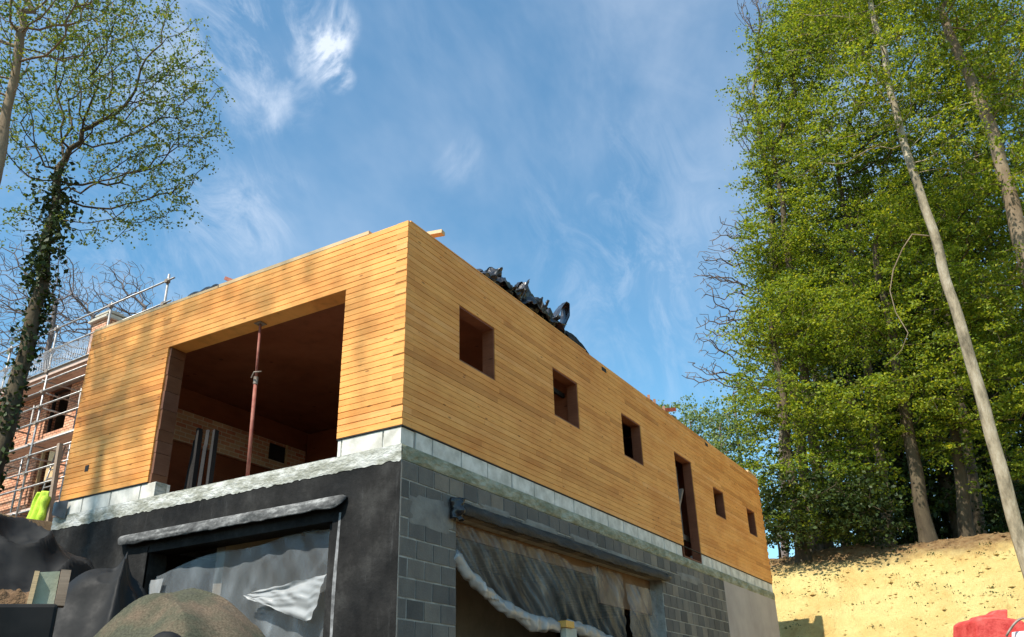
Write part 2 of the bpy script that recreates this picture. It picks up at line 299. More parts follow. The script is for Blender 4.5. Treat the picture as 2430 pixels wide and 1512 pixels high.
# ------------------------------------------------------------------ timber building
H = 2.632; CH = .0774; LB, LA, TW = 14.95, 6.03, .28
house = empty('timber_house', (0, 0, 0), 'unfinished house with honey-coloured log upper floor on black and grey block walls', 'house')
OPA = [(.94, 4.18, -1, 1.935)]
OPB = [(1.13, 2.0, 1.161, 1.935), (3.69, 4.54, 1.161, 1.935), (6.25, 7.12, 1.161, 1.935), (8.80, 9.78, -1, 1.858), (11.07, 11.79, 1.006, 1.625), (13.54, 14.21, 1.006, 1.625)]
def logs(axis, length, ops, depth, corner_odd, seed, endteeth=False):
    rr = random.Random(seed); mb = MB()
    for k in range(34):
        z0 = k*CH; z1 = z0+CH; zc = (z0+z1)/2
        s = .165 if (k % 2 == corner_odd) else 0.
        e = length+(0 if not endteeth else (0.05 if k % 2 else -.02))
        iv = [(s, e)]
        for (a, b, za, zb) in ops:
            if za < zc < zb: iv = [q for (p0, p1) in iv for q in ((p0, min(p1, a)), (max(p0, b), p1)) if q[1]-q[0] > .01]
        segs = []
        for (p0, p1) in iv:
            t = p0
            while t < p1-1e-6:
                ln = rr.choice([1.2, 1.6, 2.2, 2.8, 3.4]) if t > p0 or p1-p0 < 3 else rr.uniform(.7, 3.2)
                t2 = min(p1, t+ln)
                if p1-t2 < .35: t2 = p1
                segs.append((t, t2)); t = t2
        g = .0030; c = .004
        for (t, t2) in segs:
            out = -rr.uniform(0, .0025)
            lo = z0+g/2+rr.uniform(0, .0015); hi = z1-g/2
            crack = (k % 2 == 1-corner_odd) and t == 0 and rr.random() < .75 and zc < 2.3
            pr = [(out+c, lo), (out, lo+c), (out, hi-c), (out+c, hi), (depth, hi), (depth, lo)]
            a, b = t+(.0008 if t > 0 else 0), t2-.0008
            vs = []
            for q in (a, b):
                for (d, z) in pr: vs.append((d, q, z) if axis == 'A' else (q, d, z))
            n = 6; fs = [(i, (i+1) % n, n+(i+1) % n, n+i) for i in range(n)]+[tuple(range(n))[::-1], tuple(range(n, 2*n))]
            if axis == 'A': fs = [f[::-1] for f in fs]
            mb.add(vs, fs)
    # end grain of the crossing logs, seen on this face at the corner
    for k in range(34):
        if k % 2 == corner_odd:
            z0 = k*CH; rz = rr.uniform(.012, .022) if z0 < 2.2 and rr.random() < .8 else .002; o = rr.uniform(-.009, -.003)
            z0 += rz
            z1 = (k+1)*CH-.0015
            if axis == 'A': mb.box((o, .001, z0), (.2, .1635, z1))
    return mb
logs('A', LA, OPA, TW, 1, 3).build('log_wall', T_WALL, house)
wb = logs('B', LB, OPB, .165, 0, 5, True)
for v in range(len(wb.v)):           # keep the two log walls apart inside the corner
    x, y, z = wb.v[v]
    if x < .29: wb.v[v] = (max(x, .0), y, z)
# B logs start where the A wall's end faces end
mbB = MB()
wb.build('log_wall', T_WALL, house)
# shrink corner overlap: inner lining behind the B wall
mb = MB()
def lining(mb, axis, length, ops, d0, d1, z0, z1, s=0.):
    cur = s
    for (a, b, za, zb) in sorted(ops):
        def bx(p, q, zz0, zz1):
            if q-p < .005 or zz1-zz0 < .005: return
            mb.box((p, d0, zz0), (q, d1, zz1)) if axis == 'B' else mb.box((d0, p, zz0), (d1, q, zz1))
        bx(cur, a-.01, z0, z1); bx(a-.01, b+.01, z0, max(z0, za-.01)); bx(a-.01, b+.01, zb+.01, z1); cur = b+.01
    bx(cur, length, z0, z1)
# rough jamb blocks of the big opening
mb = MB(); rr = random.Random(4)
z = -.21
while z < 1.93:
    h = rr.uniform(.13, .30); h = min(h, 1.932-z); mb.box((.018+rr.uniform(0, .012), 4.135, z+.003), (.27, 4.183-.006+rr.uniform(0, .004), z+h-.003)); z += h
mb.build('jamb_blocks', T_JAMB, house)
# top boards and capping
mb = MB(); mb.box((-.004, .62, H+.001), (.10, 3.3, H+.052)); mb.box((-.002, 3.32, H+.001), (.10, LA-.02, H+.040))
mb.build('top_board', T_NEW, house)
mb = MB(); mb.box((.05, -.003, H+.001), (4.95, .09, H+.02)); mb.box((.11, .10, H-.01), (LB-.1, .16, H+.008))
mb.build('wall_plate', T_WALL, house)
# joist pockets: dark plates on the face, painted as the shade in the holes
for x in (5.55, 10.9):
    MB().box((x, -.006, 2.50), (x+.18, -.003, 2.57)).build('joist_pocket_shade', DKW, house)
MB().box((-.006, 5.50, .36), (-.003, 5.58, .45)).build('peg_hole_shade', DKW, house)  # dark plate on the logs, painted as shade in a hole
# small blocks of light timber lying in the wall face near the joints
# other two walls, roof deck, ceiling, partitions
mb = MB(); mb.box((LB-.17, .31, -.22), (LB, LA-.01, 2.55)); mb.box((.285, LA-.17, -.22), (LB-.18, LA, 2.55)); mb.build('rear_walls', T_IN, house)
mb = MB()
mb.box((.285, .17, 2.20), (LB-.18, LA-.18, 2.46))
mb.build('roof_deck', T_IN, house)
MB().box((.30, .30, -.47), (LB-.2, LA-.2, -.30)).build('floor_slab', MORT, house)
for (xa, xb, yb) in ((4.62, 4.76, LA-.2), (8.4, 8.5, LA-.2), (10.4, 10.5, LA-.2)): MB().box((xa, .20, -.29), (xb, yb, 2.17)).build('partition', T_IN, house)
# interior brick band with its small opening
mb = MB(); Yb = 5.84; mb.box((.30, Yb-.05, 1.28), (3.62, Yb+.01, 1.80)); mb.box((4.05, Yb-.05, 1.28), (4.55, Yb+.01, 1.80)); mb.box((3.62, Yb-.05, 1.28), (4.05, Yb+.01, 1.45)); mb.box((3.62, Yb-.05, 1.76), (4.05, Yb+.01, 1.80))
mb.build('inner_brick_band', BRICKI, house)
MB().box((3.63, Yb-.03, 1.46), (4.04, Yb-.01, 1.75)).build('hatch_shade_sheet', DKW, house)  # dark sheet painted for the darkness inside the small opening
MB().box((4.03, Yb-.07, 1.42), (4.07, Yb-.052, 1.80)).build('hatch_frame', T_NEW, house)
# aircrete course
mb = MB(); rr = random.Random(9)
def course(mb, axis, p0, p1, z0, z1, d, L_=.6, first=.0, jit=.004, depth=.25):
    t = p0; i = 0
    while t < p1-.01:
        l_ = first if (i == 0 and first) else L_; t2 = min(p1, t+l_); o = d+rr.uniform(0, jit)
        a, b = t+.011, t2-.011
        if axis == 'B': mb.box((a, o, z0+.004), (b, depth, z1-.004))
        else: mb.box((o, a, z0+.004), (depth, b, z1-.004))
        t = t2; i += 1
AZ0, AZ1 = -.215, -.012
for ar in (('B', 0.27, 8.72, AZ0, AZ1, .012, .6, .33), ('B', 9.82, LB, AZ0, AZ1, .012), ('A', .012, .94, AZ0, AZ1, .012, .6, .26), ('A', 4.02, 5.86, AZ0, AZ1, .012, .6, .3)):
    mb = MB(); course(mb, *ar); mb.build('aircrete_course', AIR, house, bevel=.004)
mb = MB(); mb.box((.26, .024, AZ0), (8.72, .2, AZ1+.001)); mb.box((9.82, .024, AZ0), (LB-.01, .2, AZ1+.001)); mb.build('mortar_joint', MORT, house); MB().box((.024, .03, AZ0), (.2, .93, AZ1+.001)).build('mortar_joint', WBAND, house); MB().box((.024, 4.03, AZ0), (.2, 5.84, AZ1+.001)).build('mortar_joint', WBAND, house)
mb = MB(); mb.box((.0, .0, -.011), (LB, .03, -.001)); mb.box((0, .031, -.011), (.03, .94, -.001)); mb.box((0, 4.19, -.011), (.03, LA, -.001)); mb.build('overhang_shade_strip', DKW, house)  # dark strip painted as the shade line under the log overhang
# mortar bands with rough faces
def rough_face(axis, p0, p1, zlo, zhi, d, amp, seedz, nu, nv, ragged=0, inner=.25):
    def f(u, v):
        p = p0+(p1-p0)*u; z = zlo+(zhi-zlo)*v
        if ragged and v < .15: z += ragged*(nn(p, 0, 9, seedz)*.8+nn(p, 0, 25, seedz)*.5)
        o = d-amp*(.5+.8*nn(p, z, 3, seedz)+.5*nn(p, z*2, 11, seedz))*math.sin(math.pi*min(1, v*1.02))**.5 if 0 < v < 1 else d
        return (p, o, z) if axis == 'B' else (o, p, z)
    m = MB().grid(nu, nv, f)
    if axis == 'A': m.f = [g[::-1] for g in m.f]
    b = MB()
    return m
m = rough_face('B', -.008, LB, -.385, -.217, -.002, .030, 4, 420, 8); m.box((0, .03, -.38), (LB, .29, -.2165)); m.build('mortar_band', BAND, house)
m = rough_face('A', -.008, LA+.06, -.40, -.217, -.006, .008, 9, 200, 8, ragged=.03); m.box((.03, .3, -.38), (.29, LA+.03, -.2165)); m.box((-.004, .94, -.224), (.28, 4.02, -.212)); m.build('mortar_band', WBAND, house)
# lower floor, black side (A)
ZB = -4.9
mb = MB()
mb.box((0, 0.002, ZB), (.30, .92, -.39)); mb.box((0, 3.95, ZB), (.30, LA+.10, -.39)); mb.box((0, .92, -.94), (.30, 3.95, -.39)); mb.box((0, .92, ZB), (.30, 3.95, -3.6))
o = mb.build('black_wall', BIT, house)
# grey block side (B): individual blocks over a mortar backing
mb = MB(); rr = random.Random(21); bh = .205; z = -.39; row = 0
OPL = (1.07, 7.45, -.78)
while z > -3.2:
    z0 = z-bh; off = .0 if row % 2 == 0 else .15; t = .004-off
    while t < 11.0:
        t2 = t+.305; a, b = max(t, .004), min(t2, 11.0)
        zc = z0+bh/2
        parts = [(a, b)]
        if zc < OPL[2]+.04: parts = [(a, min(b, OPL[0])), (max(a, OPL[1]), b)]
        for p, q in parts:
            if q-p > .05:
                smear = rr.random() < .25
                mb.box((p+.010, (-.0055 if smear else -.004)-rr.uniform(0, .0012), z0+.010), (q-.010, .1, z-.010))
        t = t2
    z = z0; row += 1
mb.build('block_wall', BLK, house)
mb = MB(); mb.box((.004, .0002, ZB), (.3005, .0018, -.392)); mb.box((.301, .004, -.78), (11.0, .29, -.392)); mb.box((.301, .004, ZB), (1.066, .29, -.782)); mb.box((7.455, .004, ZB), (11.0, .29, -.782)); mb.build('mortar_backing', MORT, house)
mb = MB(); mb.box((11.0, -.004, ZB), (LB-.01, .3, -.386)); mb.build('rendered_wall', REND, house)
# smeared mortar patches on pillar and lintel zone
def patch(x0, x1, z0, z1, seed, y=-.008):
    m = MB(); cx, cz = (x0+x1)/2, (z0+z1)/2; n = 40; vs = [(cx, y-.004, cz)]
    for k in range(n):
        t = 2*math.pi*k/n; r = 1+.35*nn(math.cos(t)*2, math.sin(t)*2, 1, seed)+.12*nn(math.cos(t)*9, math.sin(t)*9, 1, seed)
        c, s_ = math.cos(t), math.sin(t); c = math.copysign(abs(c)**.6, c); s_ = math.copysign(abs(s_)**.6, s_)
        vs.append((cx+c*(x1-x0)/2*r, y+.003, cz+s_*(z1-z0)/2*r))
    m.add(vs, [(0, 1+(k+1) % n, 1+k) for k in range(n)]); return m
m = patch(.12, 1.0, -1.05, -.72, 3); m.build('mortar_patch', simple('smeared_mortar', (.17, .16, .145), (.26, .25, .22), 3, .95, .006, bscale=20), house)
SM = bpy.data.materials['smeared_mortar']
for (a, b, c, d, s_) in ((1.6, 2.3, -.63, -.56, 1), (2.7, 3.6, -.64, -.55, 7), (4.0, 4.9, -.63, -.54, 9), (5.2, 6.4, -.70, -.58, 5), (8.3, 9.6, -.66, -.52, 6)): patch(a, b, c, d, s_).build('mortar_patch', SM, house)
# lower floor rear walls, slab
mb = MB(); mb.box((LB-.3, .305, ZB), (LB-.005, LA, -.48)); mb.box((.305, LA-.25, ZB), (LB-.31, LA-.002, -.48)); mb.box((.305, 2.9, ZB), (9.0, 3.05, -.48)); mb.build('lower_rear_walls', BLK, house)
# lintel membranes
def lintel(axis, p0, p1, zt, drop, outw, mt, seedz, name, ends):
    prof = [(0, 0), (.35, .03), (.72, -.06), (.95, -.35), (1.0, -.7), (.9, -1.0)]
    n = 90
    def f(u, v):
        p = p0+(p1-p0)*u; i = v*(len(prof)-1); k = min(int(i), len(prof)-2); t = i-k
        a = prof[k][0]*(1-t)+prof[k+1][0]*t; b = prof[k][1]*(1-t)+prof[k+1][1]*t
        e = min(1, (u/ends) if u < ends else 1, ((1-u)/ends) if 1-u < ends else 1); e = math.sqrt(max(0, 1-(1-e)**2))*.94+.06
        wv = 1+.25*nn(p, v, 2.2, seedz)+.12*nn(p, v, 8, seedz)
        o = -.004-a*outw*(.25+.75*e)*wv; z = zt+b*drop*(e*.9+.1)*(1+.12*nn(p, 0, 5, seedz+2))-(.02 if e < .5 else 0)
        return (p, o, z) if axis == 'B' else (o, p, z)
    m = MB().grid(n, 15, f)
    return m.build(name, mt, house, smooth=True, solid=.012)
def dusty():
    m, n, l, b = mat('dusty_membrane', .8, .3)
    g = n.new('ShaderNodeNewGeometry'); sp = n.new('ShaderNodeSeparateXYZ'); l.new(g.outputs['Normal'], sp.inputs[0])
    d = ramp(n, l, nz(n, l, 5, detail=9, rough=.7, stretch=(1, 1, 2)), [(.34, (.03, .03, .03)), (.52, (.11, .11, .108)), (.70, (.33, .33, .32))])
    l.new(d, b.inputs['Base Color']); bump(n, l, b, nz(n, l, 22, detail=8), .01); return m
DUST = dusty()
def dusty2():
    m, n, l, b = mat('dark_membrane', .7, .3)
    d = ramp(n, l, nz(n, l, 5, detail=9, rough=.7, stretch=(.6, .6, 2)), [(.35, (.015, .015, .015)), (.6, (.04, .04, .04)), (.75, (.13, .13, .125))])
    l.new(d, b.inputs['Base Color']); bump(n, l, b, nz(n, l, 22, detail=8), .01); return m
lintel('A', .72, 4.50, -.685, .135, .10, DUST, 3, 'lintel_membrane', .035)
lintel('B', .98, 7.62, -.665, .15, .11, dusty2(), 8, 'lintel_membrane', .012)
m = MB(); m.grid(16, 12, lambda u, v: (.90+.19*u+.03*nn(u*3, v*3, 1, 2), -.03-.15*math.sin(math.pi*u)**.6*(.7+.5*nn(u*4, v*4, 1, 7)), -.64-.24*v-.03*nn(u*5, 0, 1, 4)*v)); m.build('membrane_end', BPL, house, smooth=True, solid=.008)
m = MB(); m.tube([(7.52, -.05, -.715), (7.68, -.06, -.72)], .05, 12, False).tube([(7.56, -.05, -.715), (7.57, -.052, -.715)], .045, 12); m.build('membrane_end', BPL, house, smooth=True)
# light streak and recess frame around the black opening
MB().grid(3, 30, lambda u, v: (-.004, .80+.05*u*(1-abs(v-.45))+.02*math.sin(v*2), -.86-v*1.7)).build('lime_streak', simple('lime_streak', (.10, .10, .10), (.30, .30, .30), 9, .8, .002), house)
mb = MB(); mb.box((-.012, 3.95, -3.4), (.02, 4.36, -.86)); mb.build('opening_reveal', BIT, house); MB().box((.05, .925, -3.4), (.14, 1.0, -.945)).build('opening_reveal', BIT, house)
# toothed log ends at the far corner
rr = random.Random(8)
for k in range(0, 34, 2): MB().box((LB+.002, .02, k*CH+.004), (LB+.05+rr.uniform(.0, .10), .15, k*CH+CH-.004)).build('log_end', T_JAMB, house)
for (a, b, za, zb) in OPB:  # lining boards added to darken the reveals, shade put into their colour
    za = max(za, -.2); mb = MB(); y0, y1, t = .012, .185, .022
    mb.box((a-.001, y0, za), (a+t, y1, zb)); mb.box((b-t, y0, za), (b+.001, y1, zb)); mb.box((a+t, y0, zb-t), (b-t, y1, zb+.001)); mb.box((a+t, y0, za-.001), (b-t, y1, za+t)); mb.build('reveal_shade_lining', T_SHADE, house)
# door: brace and rail behind the opening
mb = MB(); mb.bar((9.70, .26, 1.30), (9.02, .26, .42), .05, .12, (0, 1, 0)); mb.bar((8.7, .32, .35), (10.3, .32, .35), .04, .11); mb.bar((9.72, .34, .40), (9.72, .34, 1.8), .05, .10)
mb.build('door_brace', OLDW, house)
# window inner frames seen through second window
mb = MB(); mb.bar((4.02, .25, 1.15), (4.02, .25, 1.9), .05, .05); mb.bar((3.7, .30, 1.80), (4.8, .30, 1.80), .05, .07); mb.build('window_batten', DKW, house)

# ------------------------------------------------------------------ things on and in the house
prop = empty('steel_prop', (.13, 2.49, -.30), 'reddish adjustable steel prop standing in the big dark opening', 'prop')
pt = Vector((.13, 2.53, 1.93)); pb = Vector((.13, 2.46, -.29)); pm = pb.lerp(pt, .62)
MB().tube([pb, pm], .024, 12).build('outer_tube', RUST, prop, smooth=True)
MB().tube([pm, pt], .018, 12).build('inner_tube', RUST, prop, smooth=True)
MB().tube([pm-Vector((0, 0, .03)), pm+Vector((0, 0, .07))], .030, 12).build('collar', GREY, prop)
MB().tube([pm+Vector((-.05, .03, .05)), pm+Vector((-.09, -.05, .10)), pm+Vector((-.03, -.12, .11))], .009, 6).build('handle', GREY, prop)
MB().box((.07, 2.47, 1.922), (.19, 2.59, 1.931)).build('head_plate', GREY, prop)
MB().box((.05, 2.39, -.296), (.21, 2.53, -.285)).build('base_plate', GREY, prop)
pp = MB(); a = onx(404, 968, .36); b = onx(399, 1003, .36); pp.tube([a, b], .012, 8); pp.bar(a+Vector((-.01, .03, -.04)), a+Vector((-.01, -.03, -.03)), .015, .02)
tag(pp.build('conduit', simple('white_pipe', (.55, .55, .52), (.7, .7, .66)), smooth=True), 'short white pipe fixed beside the left jamb inside the big opening', 'pipe')
rr = random.Random(2)
for i in range(7):
    y = 4.02-i*.085; m = MB(); m.bar((.45+rr.uniform(-.03, .05), y, -.29), (.62+rr.uniform(-.05, .05), y+.16+rr.uniform(-.05, .05), (.62 if i > 3 else .85)+rr.uniform(-.15, .15)), .045, .06+.02*rr.random())
    tag(m.build('leaning_board', DKW), 'dark board in the row leaning inside the big opening beside the left jamb', 'board', 'dark boards leaning inside the big opening')
m = MB(); m.bar((.22, 1.4, H+.03), (.22, -.20, H+.11), .10, .045) if False else m.bar(ony(990, 563, .38), ony(1052, 552, .0), .10, .05)
tag(m.build('plank', T_NEW), 'pale plank end jutting over the roof edge just right of the front corner', 'plank')
m = MB(); m.bar((.30, .12, H+.035), (.52, .12, H+.03), .06, .05); tag(m.build('offcut', OLDW), 'small grey wood offcut on the roof edge beside the front corner', 'offcut')
# roof tarpaulin
def hprof(x, pts):
    for (a, b), (c, d) in zip(pts, pts[1:]):
        if a <= x <= c: t = (x-a)/(c-a); return b+(d-b)*t
    return 0
TP = [(1.75, .04), (1.95, .24), (2.15, .26), (2.4, .50), (2.62, .40), (2.85, .22), (3.05, .42), (3.3, .66), (3.42, .50), (3.5, .42), (3.62, .50), (3.8, .28), (3.95, .58), (4.1, .50), (4.25, .10)]
def tarpf(u, v):
    x = 1.75+2.5*u; h = hprof(x, TP)
    y = .02+.75*v+.10*nn(x, v*3, 3.3, 4)
    pro = math.sin(math.pi*min(1, v*1.25+.05))**.6 if v*1.25+.05 < 1 else .0
    n1 = abs(nn(x*4.2+v*2.1, v*2.5, 1, 3)); n2 = abs(nn(x*9+v*5, v*7, 1, 8))
    return (x+.06*nn(x, v*4, 4, 2), y-.05*nn(x, v*3, 6, 9), H+.012+max(0, h*pro*(1-.8*n1)+.09*(.5-n2)*pro))
m = MB().grid(90, 24, tarpf)
tarp = m.build('roof_tarpaulin', BPL, None, smooth=False, solid=.006)
tag(tarp, 'crumpled shiny black plastic sheet heaped along the right roof edge above the windows', 'tarpaulin')
cs = [ony(1345, 770, .15), ony(1318, 765, .15), ony(1332, 735, .2), ony(1345, 714, .25), ony(1352, 722, .3), ony(1352, 750, .25), ony(1338, 782, .2)]
loop = MB()
def loopf(u, v):
    i = u*(len(cs)-1); k = min(int(i), len(cs)-2); t = i-k; p = cs[k].lerp(cs[k+1], t)
    return (p.x+.05*v+.03*nn(u*6, v*3, 1, 2), p.y+.26*v*(1-.3*math.sin(u*3)), p.z-.02*v+.02*nn(u*7, v*2, 1, 6))
lo_ = loop.grid(40, 8, loopf).build('upright_flap', BPL, tarp, smooth=True, solid=.006)
for q_, (xa, ya, ww, hh_, tw) in enumerate(((1158, 652, .34, .16, .5), (1180, 655, .30, .26, 1.2), (1198, 672, .34, .14, .2), (1228, 690, .30, .18, .9), (1250, 690, .26, .32, 1.6), (1268, 712, .28, .22, .4), (1292, 735, .24, .30, 1.3), (1308, 752, .3, .16, .7))):
    b0_ = ony(xa, ya+14, .12)
    def ff(u, v):
        a = tw+u*1.9; return (b0_.x+(u-.5)*ww+.05*math.sin(a*2)*v, b0_.y+.02+.16*math.cos(a*1.7)*v+.05*nn(u*4, v*4, 1, q_), max(H+.01, b0_.z-.08+hh_*v*(1-.35*abs(u-.45))+.05*nn(u*5, v*3, 1, q_+3)*v))
    MB().grid(12, 10, ff).build('crumpled_fold', BPL, tarp, smooth=True, solid=.005)
def humpf(u, v):
    x = 4.55+1.05*u; h = .40*math.sin(math.pi*(.28+.72*u))**.9 if u < 1 else 0
    t = math.pi*v
    return (x+.02*nn(u*8, v*5, 1, 3), .10+.45*(1-math.cos(t))/2, H+.008+h*math.sin(t)**.7*(1-.15*abs(nn(u*7, v*6, 1, 5))))
MB().grid(40, 16, humpf).build('folded_end', BTP, tarp, smooth=True)
def t2(u, v):
    y = 3.25+.95*u; h = .22*math.sin(math.pi*u)**.45*(.75+.5*nn(u*6, v*2, 1, 4))*math.sin(math.pi*(v*.98+.01))**.5
    return (.04+.5*v, y, H+.043+max(0, h))
t2o = MB().grid(50, 14, t2).build('plastic_bundle', BPL, smooth=False)
tag(t2o, 'low bundle of black plastic on the sunlit front wall beside the red strut', 'tarpaulin')
m = MB(); m.bar(onx(536, 661, .1), onx(556, 668, .1)+Vector((0, -.1, -.06)), .05, .05); tag(m.build('red_strut', RUST), 'short dark red strut poking up behind the sunlit wall top', 'strut')
m = MB(); p = ony(1568, 973, .25); q = ony(1602, 972, .25); m.bar(p, q, .05, .07); m.bar(p+Vector((.1, .02, -.3)), p+Vector((.1, .02, 0)), .05, .05); tag(m.build('red_rail', simple('red_paint', (.5, .09, .05), (.6, .16, .1))), 'small red rail standing on the roof towards the far end', 'rail')
for i, (x0_, l_, lab) in enumerate(((9.0, .5, 'small dark plastic scrap on the roof edge nearest the door opening'), (10.5, 1.2, 'longer dark plastic fold on the roof edge beyond the door opening'))):
    m = MB().grid(24, 8, lambda u, v: (x0_+l_*u, .02+.25*v, H+.01+.14*math.sin(math.pi*u)*math.sin(math.pi*v)**.5*(.6+abs(nn(u*5, v*3, 1, i+3))))); tag(m.build('plastic_scrap', BPL), lab, 'plastic scrap')
for i, x in enumerate((7.9, 8.2, 8.7)):
    m = MB(); m.bar((x, .08, H+.01), (x+.06, .10, H+.16), .05, .05); m.bar((x, .1, H+.05), (x+.2, .1, H+.06), .05, .06)
    tag(m.build('roof_block', T_JAMB), 'small brown timber block on the roof edge above the third window', 'block', 'timber blocks on the roof edge')
m = MB(); m.box((14.2, .0, H+.01), (14.9, .12, H+.06)); tag(m.build('end_board', T_NEW), 'sunlit pale board lying on the roof at the far right corner', 'board')
# plastic in the right opening
HC = [(1.06, -1.25), (1.3, -1.42), (2.04, -1.70), (2.85, -1.86), (3.5, -1.84), (3.75, -1.80), (4.3, -1.83), (5.2, -1.95), (6.1, -2.10), (7.4, -2.35)]
def hz(x):
    for (a, b), (c, d) in zip(HC, HC[1:]):
        if x <= c: t = (x-a)/(c-a); return b+(d-b)*t
    return HC[-1][1]
sheet = empty('plastic_curtain', (3.5, .06, -.9), 'translucent plastic curtain gathered over the wide opening in the grey block wall', 'plastic sheet')
def shf(x0_, x1_, seedz, ztop=-.86, zb=None):
    def f(u, v):
        x = x0_+(x1_-x0_)*u; zt = ztop-.25*max(0, nn(x, 0, .8, seedz)); zb_ = (zb(x) if zb else hz(x)); z = zt+(zb_-zt)*v
        s_ = x*1.15+z*1.3
        fold = math.sin(s_*9+3*nn(x, z, 1, seedz))*.5+.35*math.sin(s_*23+2*nn(x, z, 2, seedz))
        return (x+.06*fold*v, .11+.07*fold*(.3+.7*v)+.05*nn(x, z, 1.2, seedz), z)
    return f
MB().grid(180, 30, shf(1.08, 6.0, 3)).build('sheet', SHEETB, sheet, smooth=True)
MB().grid(90, 30, shf(6.2, 7.4, 7, -.97, lambda x: -2.6)).build('sheet', SHEET, sheet, smooth=True)
pts = []; rad = []
for i in range(140):
    x = 1.07+2.45*i/139; pts.append((x, .02+.02*nn(x, 0, 3, 1), hz(x)+.02*nn(x, 0, 5, 3))); rad.append(.078+.02*nn(x, 0, 6, 5)+.02*sm((x-2.2)/.6)-.03*sm((x-3.25)/.25))
mm = MB().tube(pts, rad, 20); 
mm.v = [(x+.02*nn(x*7, z*9, 1, 6), y*.6+.035*abs(nn(x*4+z*6, z*22, 1, 2)), z+.03*nn(x*3+z*8, z*24, 1, 4)) for x, y, z in mm.v]; mm.build('rolled_hem', HEM, sheet, smooth=True)
pts = []; rad = []
for i in range(140):
    x = 3.82+3.0*i/139; pts.append((x, .02+.03*nn(x, 0, 3, 1), hz(x)+.02*nn(x, 0, 5, 3))); rad.append(.07+.025*nn(x, 0, 4, 5)+.02*sm((x-3.9)/.3))
mm = MB().tube(pts, rad, 20); mm.v = [(x+.02*nn(x*7, z*9, 1, 6), y*.6+.035*abs(nn(x*4+z*6, z*22, 1, 2)), z+.03*nn(x*3+z*8, z*24, 1, 4)) for x, y, z in mm.v]; mm.build('rolled_hem', HEM, sheet, smooth=True)
MB().box((5.35, .22, -1.35), (7.44, .27, -.785)).build('brown_panel', simple('brown_panel', (.15, .09, .05), (.22, .14, .09)), sheet); MB().box((1.08, .235, -.96), (5.33, .275, -.785)).build('brown_panel', bpy.data.materials['brown_panel'], sheet)
post = empty('timber_post', (3.67, -.02, -4.7), 'timber post with an orange cap holding the plastic curtain at the bottom edge', 'post')
MB().box((3.60, -.06, -4.7), (3.74, .02, -1.86)).build('shaft', simple('pale_post', (.40, .42, .33), (.56, .56, .46)), post)
MB().box((3.76, -.04, -4.7), (3.96, .03, -1.85)).build('shaft', simple('post_shaded', (.40, .40, .33), (.50, .50, .42)), post)  # darker copy of the post colour, shade painted in
MB().box((3.56, -.09, -1.855), (3.80, .03, -1.77)).build('cap', simple('orange_cap', (.70, .38, .08), (.78, .46, .14)), post)
# plastic in the left opening
ls = empty('window_plastic', (.12, 2.5, -1), 'grey plastic sheet stretched over the opening in the black wall', 'plastic sheet')
def lf(u, v):
    y = 3.93-2.92*u; zt = -1.22+.22*sm(u*2.2)+.04*math.sin(u*9); z = zt+(-2.75-zt)*v
    return (.16+.012*math.sin((y*1.6-z*1.1)*9+3*nn(y, z, 1.3, 2))*sm((2.6-y)/1.0)+.05*nn(y, z, .9, 5)+.03*abs(nn(y+z*.6, z*.3, 2.4, 7)), y, z)
MB().grid(90, 40, lf).build('sheet', SHEET, ls, smooth=True)
def wf(u, v):
    a = onx(578, 1416, .04).lerp(onx(722, 1474, .02), u) if u < .8 else onx(722, 1474, .02).lerp(onx(738, 1470, .03), (u-.8)*5)
    b = onx(600, 1405, .06).lerp(onx(777, 1362, .06), u)
    p = a.lerp(b, v); return (p.x-.05*abs(nn(u*4+v*3, v*2, 1, 3))-.03*nn(u*3-v*6, v*2, 1, 5), p.y+.02*nn(u*5, v*5, 1, 2), p.z+.02*nn(u*6, v*4, 1, 7))
MB().grid(40, 20, wf).build('bright_gather', HEM, ls, smooth=True)
m = MB().grid(8, 10, lambda u, v: (.09-.03*nn(u*4, v*4, 1, 3), 3.94-.24*u*(1-.5*v), -1.27-.55*v)); m.build('bright_gather', HEM, ls, smooth=True)
MB().tube([(.0, 4.18, -1.50), (-.03, 4.05, -1.37)], .012, 6).build('white_stick', HEM, ls)
MB().grid(10, 8, lambda u, v: (-.03-.05*math.sin(3*u), LA-.25+.32*u, -.02-.26*v*(1-.4*u)+.02*nn(u*5, v*4, 1, 2))).build('plastic_corner_flap', BPL, smooth=True)
tag(bpy.data.objects['plastic_corner_flap'], 'small dark plastic flap tucked under the left end of the log wall', 'plastic flap')

# ------------------------------------------------------------------ heaps in the foreground left
def heap(name, c, rx, ry, top, mt, label, cat, seedz, folds=.05, res=90, power=1.6, foldf=3, base=-4.8, lump=.04):
    mb = MB()
    def f(u, v):
        a = 2*math.pi*u; r = v*1.0; rr_ = r*(1+.10*nn(math.cos(a)*2.2, math.sin(a)*2.2, 1, seedz+4)); x = math.cos(a)*rr_; y = math.sin(a)*rr_
        X, Y = c[0]+x*rx*(1+.15*nn(math.cos(a)*1.5, math.sin(a)*1.5, 1, seedz)), c[1]+y*ry
        hgt = (1-r**power)
        z = base+(top-base)*hgt
        fd = 1-abs(nn(X*foldf*.5+nn(X, Y, .9, seedz)*2, Y*foldf*.5, 1, seedz))*2
        fd = max(0, fd)**2.2; fe = max(0, 1-3*abs(nn(X*foldf*.9+1.5*nn(X, Y, 1.1, seedz+5), Y*foldf*.35, 1, seedz+6)))**1.5
        z += folds*(fd-.4+.5*fe)*min(1, 4*(1-r))+lump*nn(X, Y, 1.3, seedz)+lump*.35*nn(X, Y, 3.5, seedz+2)
        return (X, Y, z)
    mb.grid(res, res, f); o = mb.build(name, mt, smooth=True); return tag(o, label, cat)
